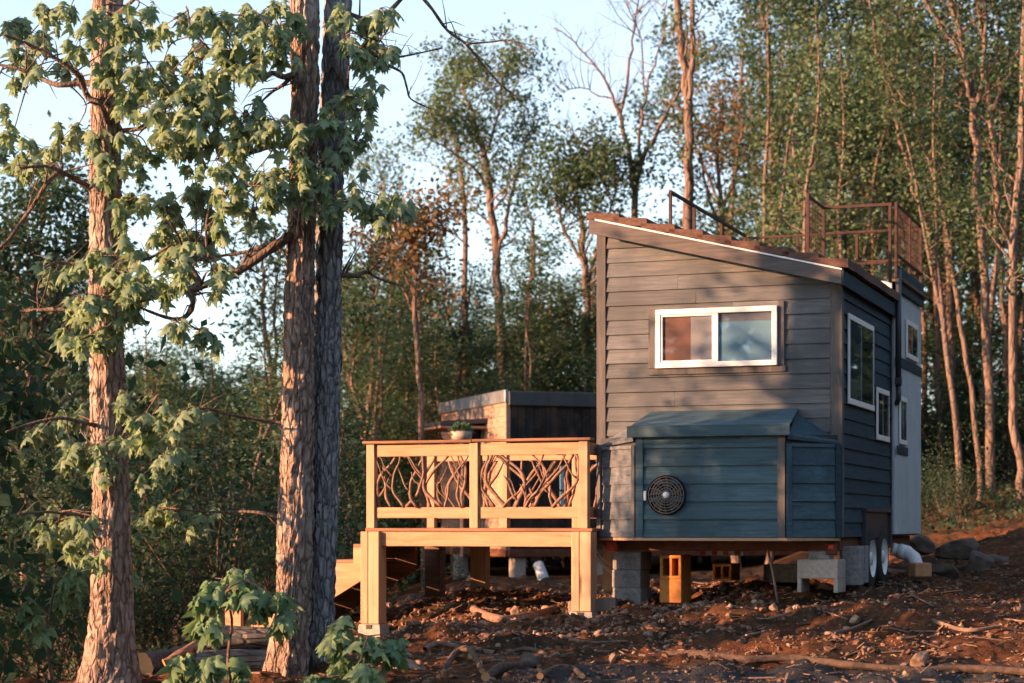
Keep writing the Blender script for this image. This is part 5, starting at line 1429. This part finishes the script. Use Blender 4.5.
for i, (px, py, r, mt, sq, lab) in enumerate(ROCKS):
    if not lab: continue
    o = rock_mesh('rock', mt, r, 40 + i, sq); p = on_ground(px, py + 3); o.location = (p.x, p.y, p.z + r * sq[2] * .25); o.rotation_euler = (R(8 * math.sin(i * 3)), R(12 * math.cos(i * 2)), i * 1.3)
    tag(o, lab, 'rock', 'stones lying on the dirt')
# grey boulders and heap right of the wheels
for i, (px, py, r, sq, lab, Y) in enumerate([(955, 550, .30, (1.25, .9, .55), 'long grey boulder on the bank right of the drain pipe', 24.5), (976, 566, .24, (1, .9, .9), 'dark boulder below the long grey boulder', 23.8), (922, 545, .22, (1.3, .8, .6), 'flat brown rock behind the drain pipe', 25.2), (945, 570, .18, (1.4, .9, .6), 'rock lit orange on its edge beside the small orange block', 23.2), (1000, 562, .26, (1.2, .9, .6), 'dark rock at the right edge of the bank', 24.8)]):
    o = rock_mesh('boulder', 'grey_rock', r, 90 + i, sq); o.location = PX(px, py, Y); o.rotation_euler = (0, R(-8), i); tag(o, lab, 'boulder', 'boulders on the bank right of the house')

def log(label, pts, r, mat='log_bark', name='log', cat='log', ends=True, seed=1, lift=.6, group=None, wob=.012, taper=.85):
    P = smooth_poly([Vector(p) for p in pts], 6); n = len(P); seg = 26
    c = P[0].copy(); V = []
    prev = None
    for i, p in enumerate(P):
        d = (P[min(i + 1, n - 1)] - P[max(i - 1, 0)]).normalized(); u = Vector((0, 0, 1)); u = (u - d * u.dot(d)).normalized(); w = d.cross(u)
        rr = r * (1 - (1 - taper) * i / (n - 1))
        for k in range(seg):
            a = 2 * math.pi * k / seg
            q = rr * (1 + .22 * nz(seed * 3.1, i * .33, 2)) + r * .16 * nz(math.cos(a) * 2 + seed, math.sin(a) * 2, i * .35) - r * .09 * abs(nz(math.cos(a) * 6, math.sin(a) * 6 + seed, i * .12))
            V.append(p + u * (math.cos(a) * q) + w * (math.sin(a) * q) - c)
    m = MB(); m.add(V, [(i * seg + k, i * seg + (k + 1) % seg, (i + 1) * seg + (k + 1) % seg, (i + 1) * seg + k) for i in range(n - 1) for k in range(seg)], True)
    o = m.build(name, mat); o.location = c; tag(o, label, cat, group)
    if ends:
        for e, i in ((0, 0), (1, n - 1)):
            m = MB(); d = (P[1] - P[0]).normalized() * (-.002) if e == 0 else (P[-1] - P[-2]).normalized() * .002
            ring = [Vector(V[i * seg + k]) * 1.0 + d for k in range(seg)]
            m.add(ring, [tuple(range(seg))]); 
            ob = m.build('cut_end', 'cut_wood', o)
    return o
def gp(px, py, dz=0.0):
    p = on_ground(px, py); p.z += dz; return p
# pile of cut logs between the big trunks
log('thick grey log on top of the pile behind the orange-lit trunk', [PX(206, 640, 17.7), PX(240, 639, 17.75), PX(330, 640, 17.9)], .125, seed=2, group='logs piled between the trunks')
log('second thick grey log under the top one of the pile', [PX(196, 663, 17.5), PX(240, 664, 17.55), PX(330, 664, 17.6)], .13, seed=3, group='logs piled between the trunks')
log('lowest grey log of the pile at the bottom edge', [PX(205, 690, 17.2), PX(240, 690, 17.2), PX(320, 688, 17.3)], .13, seed=4, group='logs piled between the trunks')
log('orange-lit log with a cut end facing left of the pile', [PX(142, 666, 18.0), PX(170, 660, 18.4), PX(205, 652, 18.9)], .12, 'limb_bark', seed=5, group='logs piled between the trunks')
log('thin bent log lying across the left end of the pile', [PX(165, 664, 17.4), PX(185, 652, 17.5), PX(205, 640, 17.8), PX(212, 634, 18.0)], .05, 'branchwood', seed=6, group='logs piled between the trunks')
log('curved orange root lying on the dirt under the deck', [gp(474, 612, .02), gp(482, 619, .05), gp(500, 624, .05), gp(530, 621, .05), gp(556, 612, .03), gp(566, 609, .0)], .05, 'branchwood', 'root', 'root', seed=7)
log('long thin grey log lying along the bottom of the dirt below the house', [gp(655, 656, .0), gp(700, 657, .02), gp(745, 661, .01), gp(790, 661, .02), gp(850, 668, .02), gp(925, 672, .0)], .036, 'dead_wood', seed=8)
log('pale stripped log at the bottom right corner', [gp(905, 678, .02), gp(950, 674, .04), gp(1000, 676, .04), gp(1040, 679, .04)], .036, 'dead_wood', seed=9)
log('crooked root arching out of the dirt at the bottom, left of centre', [gp(444, 672, .0), gp(456, 662, .08), gp(470, 664, .12), gp(482, 676, .04)], .028, 'dead_wood', 'root', 'root', seed=10)
for i, (pts, r, lab) in enumerate([([(486, 680), (505, 672), (530, 664), (548, 652)], .05, 'thick dark broken branch slanting up in the bottom heap'), ([(480, 668), (500, 664), (520, 672), (540, 676)], .035, 'curved branch lying across the bottom heap'),
        ([(540, 682), (556, 668), (572, 670), (582, 682)], .032, 'arched thin branch at the right of the bottom heap'), ([(470, 660), (496, 656), (525, 654), (545, 658)], .03, 'straight stick along the top of the bottom heap')]):
    log(lab, [gp(x, y, .02 + .03 * math.sin(k * 2 + i)) for k, (x, y) in enumerate(pts)], r * .85, 'dead_wood', 'fallen_branch', 'branch', seed=20 + i, group='broken branches heaped on the dirt')
for i, (pts, r, lab) in enumerate([([(425, 652), (440, 648), (470, 650), (495, 655)], .025, 'orange-lit stick on the dirt right of the low sapling'), ([(690, 640), (712, 634), (735, 632)], .016, 'thin stick on the dirt below the ochre block stack'), ([(820, 640), (850, 630), (872, 622)], .016, 'thin stick slanting on the mound below the house corner'),
        ([(640, 660), (670, 664), (700, 662)], .022, 'grey stick just above the left end of the long log'), ([(740, 616), (765, 622), (792, 618)], .014, 'thin pale stick on the mound below the trailer'), ([(930, 620), (965, 634), (1000, 630)], .02, 'dark stick in the shaded dirt at the right'),
        ([(880, 570), (905, 576), (935, 572)], .03, 'grey plank-like branch below the drain pipe'), ([(560, 640), (590, 646), (625, 642)], .016, 'thin stick below the pale pier block')]):
    log(lab, [gp(x, y, .02 + .02 * math.sin(k * 2 + i)) for k, (x, y) in enumerate(pts)], r, 'twig', 'stick', 'stick', seed=40 + i, ends=False, group='sticks on the dirt')

def scatter():
    rng = np.random.default_rng(12)
    # template stones
    import bmesh
    temps = []
    for sd in range(6):
        bm = bmesh.new(); bmesh.ops.create_icosphere(bm, subdivisions=2 if sd < 3 else 1, radius=1)
        rg = random.Random(sd)
        pl = [(Vector((rg.gauss(0, 1), rg.gauss(0, 1), rg.gauss(0, 1))).normalized(), rg.uniform(.5, .85)) for _ in range(8)]
        for v in bm.verts:
            p = v.co.copy()
            for nrm, d in pl:
                e = p.dot(nrm) - d
                if e > 0: p -= nrm * e
            v.co = p
        bm.verts.ensure_lookup_table(); bm.faces.ensure_lookup_table()
        temps.append((np.array([tuple(v.co) for v in bm.verts]), np.array([[v.index for v in f.verts] for f in bm.faces]))); bm.free()
    AV, AF, base = [], [], 0
    n = 14000
    cnt = 0
    while cnt < n:
        x = rng.uniform(-3.6, 8.0); y = 15.4 + 10.5 * rng.uniform() ** 1.15
        dens = .06 + 1.3 * max(0, nz(x * .8, y * 1.1, 4) + .12) + .5 * max(0, nz(x * 3, y * 3, 14))
        if x > -.8 and 18.2 < y < 22.6: dens += .35
        if x > 4.2: dens *= .8
        if rng.uniform() > dens: continue
        r = .010 + .028 * rng.uniform() ** 3.2 + (.035 * rng.uniform() if rng.uniform() < .035 else 0)
        if cnt < 3000: r = .014 + .04 * rng.uniform() ** 1.7; x = rng.uniform(-1.9, 2.6); y = rng.uniform(18.4, 26.5)
        T, Fc = temps[rng.integers(0, 6)] if r > .02 else temps[3 + rng.integers(0, 3)]
        a = rng.uniform(0, 6.28, 3); ca, sa = np.cos(a), np.sin(a)
        M = np.array([[ca[0], -sa[0], 0], [sa[0], ca[0], 0], [0, 0, 1]]) @ np.array([[1, 0, 0], [0, ca[1], -sa[1]], [0, sa[1], ca[1]]])
        S = np.array([rng.uniform(.8, 1.3), rng.uniform(.7, 1.1), rng.uniform(.5, .9)]) * r
        V = (T * S) @ M.T + np.array([x, y, ground_rough(x, y) + r * rng.uniform(-.25, .3)])
        AV.append(V); AF.append(Fc + base); base += len(V); cnt += 1
    o = np_mesh('gravel', np.concatenate(AV), np.concatenate(AF), 'pebble'); tag(o, 'small stones and clods strewn over the clay', 'gravel', kind='stuff')
    # wood chips and bits of stick
    m = 7000; V = np.empty((m, 8, 3))
    x = rng.uniform(-3.8, 8.2, m); y = 15.3 + 10 * rng.uniform(size=m) ** 1.3
    for i in range(m):
        L = rng.uniform(.02, .07) if rng.uniform() < .85 else rng.uniform(.08, .28); w = rng.uniform(.003, .009) * (1 + L * 2)
        az = rng.uniform(0, 6.28); el = rng.normal() * .25
        d = np.array([math.cos(az) * math.cos(el), math.sin(az) * math.cos(el), math.sin(el)]); s = np.cross(d, [0, 0, 1]); s /= np.linalg.norm(s); u = np.cross(s, d)
        c = np.array([x[i], y[i], ground_rough(x[i], y[i]) + .012])
        k = 0
        for e in (-1, 1):
            for (p, q) in ((-1, -1), (1, -1), (1, 1), (-1, 1)):
                V[i, k] = c + d * L * e * .5 + s * p * w + u * q * w * .55 + u * .0; k += 1
    fq = np.array([(0, 1, 2, 3), (7, 6, 5, 4), (0, 4, 5, 1), (1, 5, 6, 2), (2, 6, 7, 3), (3, 7, 4, 0)])
    Fq = (np.arange(m)[:, None, None] * 8 + fq[None]).reshape(-1, 4)
    o = np_mesh('wood_chips', V.reshape(-1, 3), Fq, 'twig'); tag(o, 'wood chips and bits of twig strewn over the dirt', 'wood chips', kind='stuff')
    # dead leaves
    k = 5000; x = rng.uniform(-4.5, 8.5, k); y = 15.3 + 12 * rng.uniform(size=k) ** 1.2
    P = np.stack([x, y, [ground_rough(a, b) + .02 for a, b in zip(x, y)]], 1)
    Vq, Q = leaf_quads(P, .06, rng, 0.0); Vq[:, 2] = np.repeat(P[:, 2], 4) + (Vq[:, 2] - np.repeat(P[:, 2], 4)) * .45
    o = np_mesh('leaf_litter', Vq, Q, 'litter_leaf'); tag(o, 'dry brown leaves scattered on the dirt', 'leaf litter', kind='stuff')

def pebble_mat():
    m, nt, b = _nt('pebble')
    c = ramp(nt, island(nt), [(0, (.070, .030, .018)), (.5, (.14, .064, .036)), (.82, (.235, .13, .082)), (1, (.38, .28, .215))])
    g = tex_noise(nt, coords(nt), 30, 4, .6)
    c = mixc(nt, .4, c, ramp(nt, g, [(.3, (.06, .03, .02)), (.7, (.35, .24, .18))]))
    nt.links.new(c, b.inputs['Base Color']); b.inputs['Roughness'].default_value = .95; b.inputs['Specular IOR Level'].default_value = .1
pebble_mat(); scatter()

# low ferny ground plants at the edge of the wood
def weeds():
    rng = np.random.default_rng(31); P = []
    for _ in range(5200):
        z = rng.integers(0, 2)
        if z == 0: x = rng.uniform(-7, -2.0); y = rng.uniform(19.5, 30)
        else: x = rng.uniform(5.2, 9.5); y = rng.uniform(28, 33)
        if nz(x * .8, y * .8, 8) < -.05: continue
        P.append((x, y, ground_rough(x, y) + rng.uniform(0, .35) ** 1.2))
    V, Q = leaf_quads(P, .09, rng, -.1)
    o = np_mesh('undergrowth', V, Q, 'wood_leaf_dark'); tag(o, 'low green undergrowth at the edge of the wood', 'undergrowth', kind='stuff')
weeds()
# ------------------------------------------------------------------ shade trees, camera, light, sky
SUN_AZ = R(18)      # sun stands left of the view, this far towards the camera
SUN_EL = R(12)
# d: horizontal travel of the light
def shade_at(q, dist, x_ref):
    """point on the light line with offset q, at world x"""
    return ((q + x_ref * math.sin(SUN_AZ)) / math.cos(SUN_AZ))
def offside():  # unseen growth left of the frame, placed for the shade it casts
    X = -7.6
    o = proto_tree(140, 15, 'wood_leaf', .30, 26, (.5, 1.05), 9, .14, r0=.30, fork=False, wig=.2); yy = shade_at(18.08, 0, X)
    o.location = (X, yy, ground(X, yy)); tag(o, 'tall high-crowned tree outside the clearing whose shade reaches the house corner', 'tree', 'trees beside the clearing')
    X = -6.2
    b = proto_bush(210, 3.3, 'wood_leaf_dark', .16, 40, 22); y = shade_at(18.42, 0, X); b.location = (X, y, ground(X, y)); b.scale = (.9, .34, 1.22); b.rotation_euler = (0, 0, SUN_AZ); tag(b, 'tall dark bush outside the clearing whose shade covers the cabinet', 'bush', 'trees beside the clearing')
    b2 = copy_tree(b); X = -7.4; y = shade_at(18.86, 0, X); b2.location = (X, y, ground(X, y)); b2.scale = (.9, .27, 1.36); b2.rotation_euler = (0, 0, SUN_AZ + 3.14); tag(b2, 'narrow dark unseen bush beside the tall one, added to shade the fan', 'bush', 'trees beside the clearing')  # second bush added out of view to widen the shade over the fan
    for i, (X, q_) in enumerate(((-6.2, 15.2), (-6.6, 14.3), (-6.0, 13.4))):  # bushes added out of view to darken the ground at lower right
        c = copy_tree(BK[(0, 2, 0)[i]]); y = shade_at(q_, 0, X); c.location = (X, y, ground(X, y)); c.scale = (1.2, .62, 1.25); c.rotation_euler = (0, 0, SUN_AZ + i * 3.14)
        tag(c, 'dark unseen bush added outside the clearing to shade the lower right dirt', 'bush', 'unseen shade bushes outside the left edge')
offside()

cam = bpy.data.cameras.new('Camera'); cam.lens = F * 36 / 1024; cam.sensor_width = 36
cam.shift_y = (HOR - 341.5) / 1024; cam.clip_end = 3000; cam.clip_start = .1
cam.dof.use_dof = True; cam.dof.focus_distance = 19.5; cam.dof.aperture_fstop = 1.7
co = bpy.data.objects.new('Camera', cam); COL.objects.link(co)
co.location = (0, 0, EYE); co.rotation_euler = (R(90), 0, 0); SC.camera = co

sun = bpy.data.lights.new('sun', 'SUN'); sun.energy = 5.0; sun.angle = R(.6); sun.color = (1.0, .50, .25)
so = bpy.data.objects.new('sun', sun); COL.objects.link(so)
to_sun = Vector((-math.cos(SUN_AZ) * math.cos(SUN_EL), -math.sin(SUN_AZ) * math.cos(SUN_EL), math.sin(SUN_EL)))
so.rotation_euler = (-to_sun).to_track_quat('-Z', 'Y').to_euler(); so.location = to_sun * 60

w = bpy.data.worlds.new('World'); SC.world = w; w.use_nodes = True
nt = w.node_tree; bg = nt.nodes['Background']
sky = nt.nodes.new('ShaderNodeTexSky'); sky.sky_type = 'NISHITA'; sky.sun_disc = False
sky.sun_elevation = SUN_EL
sky.sun_rotation = math.atan2(to_sun.x, to_sun.y)
sky.air_density = 1.0; sky.dust_density = .8; sky.ozone_density = 2.2; sky.altitude = 300
hs = nt.nodes.new('ShaderNodeHueSaturation'); hs.inputs['Saturation'].default_value = .66; hs.inputs['Value'].default_value = .76
nt.links.new(sky.outputs[0], hs.inputs['Color']); nt.links.new(hs.outputs[0], bg.inputs[0]); bg.inputs[1].default_value = .15

vs = SC.view_settings; vs.view_transform = 'Standard'; vs.look = 'None'; vs.exposure = 1.88; vs.gamma = 1
cy = SC.cycles
cy.max_bounces = 6; cy.diffuse_bounces = 3; cy.glossy_bounces = 3; cy.transmission_bounces = 4; cy.transparent_max_bounces = 8
cy.use_denoising = True
try: cy.denoiser = 'OPENIMAGEDENOISE'
except Exception: pass
cy.sample_clamp_indirect = 6
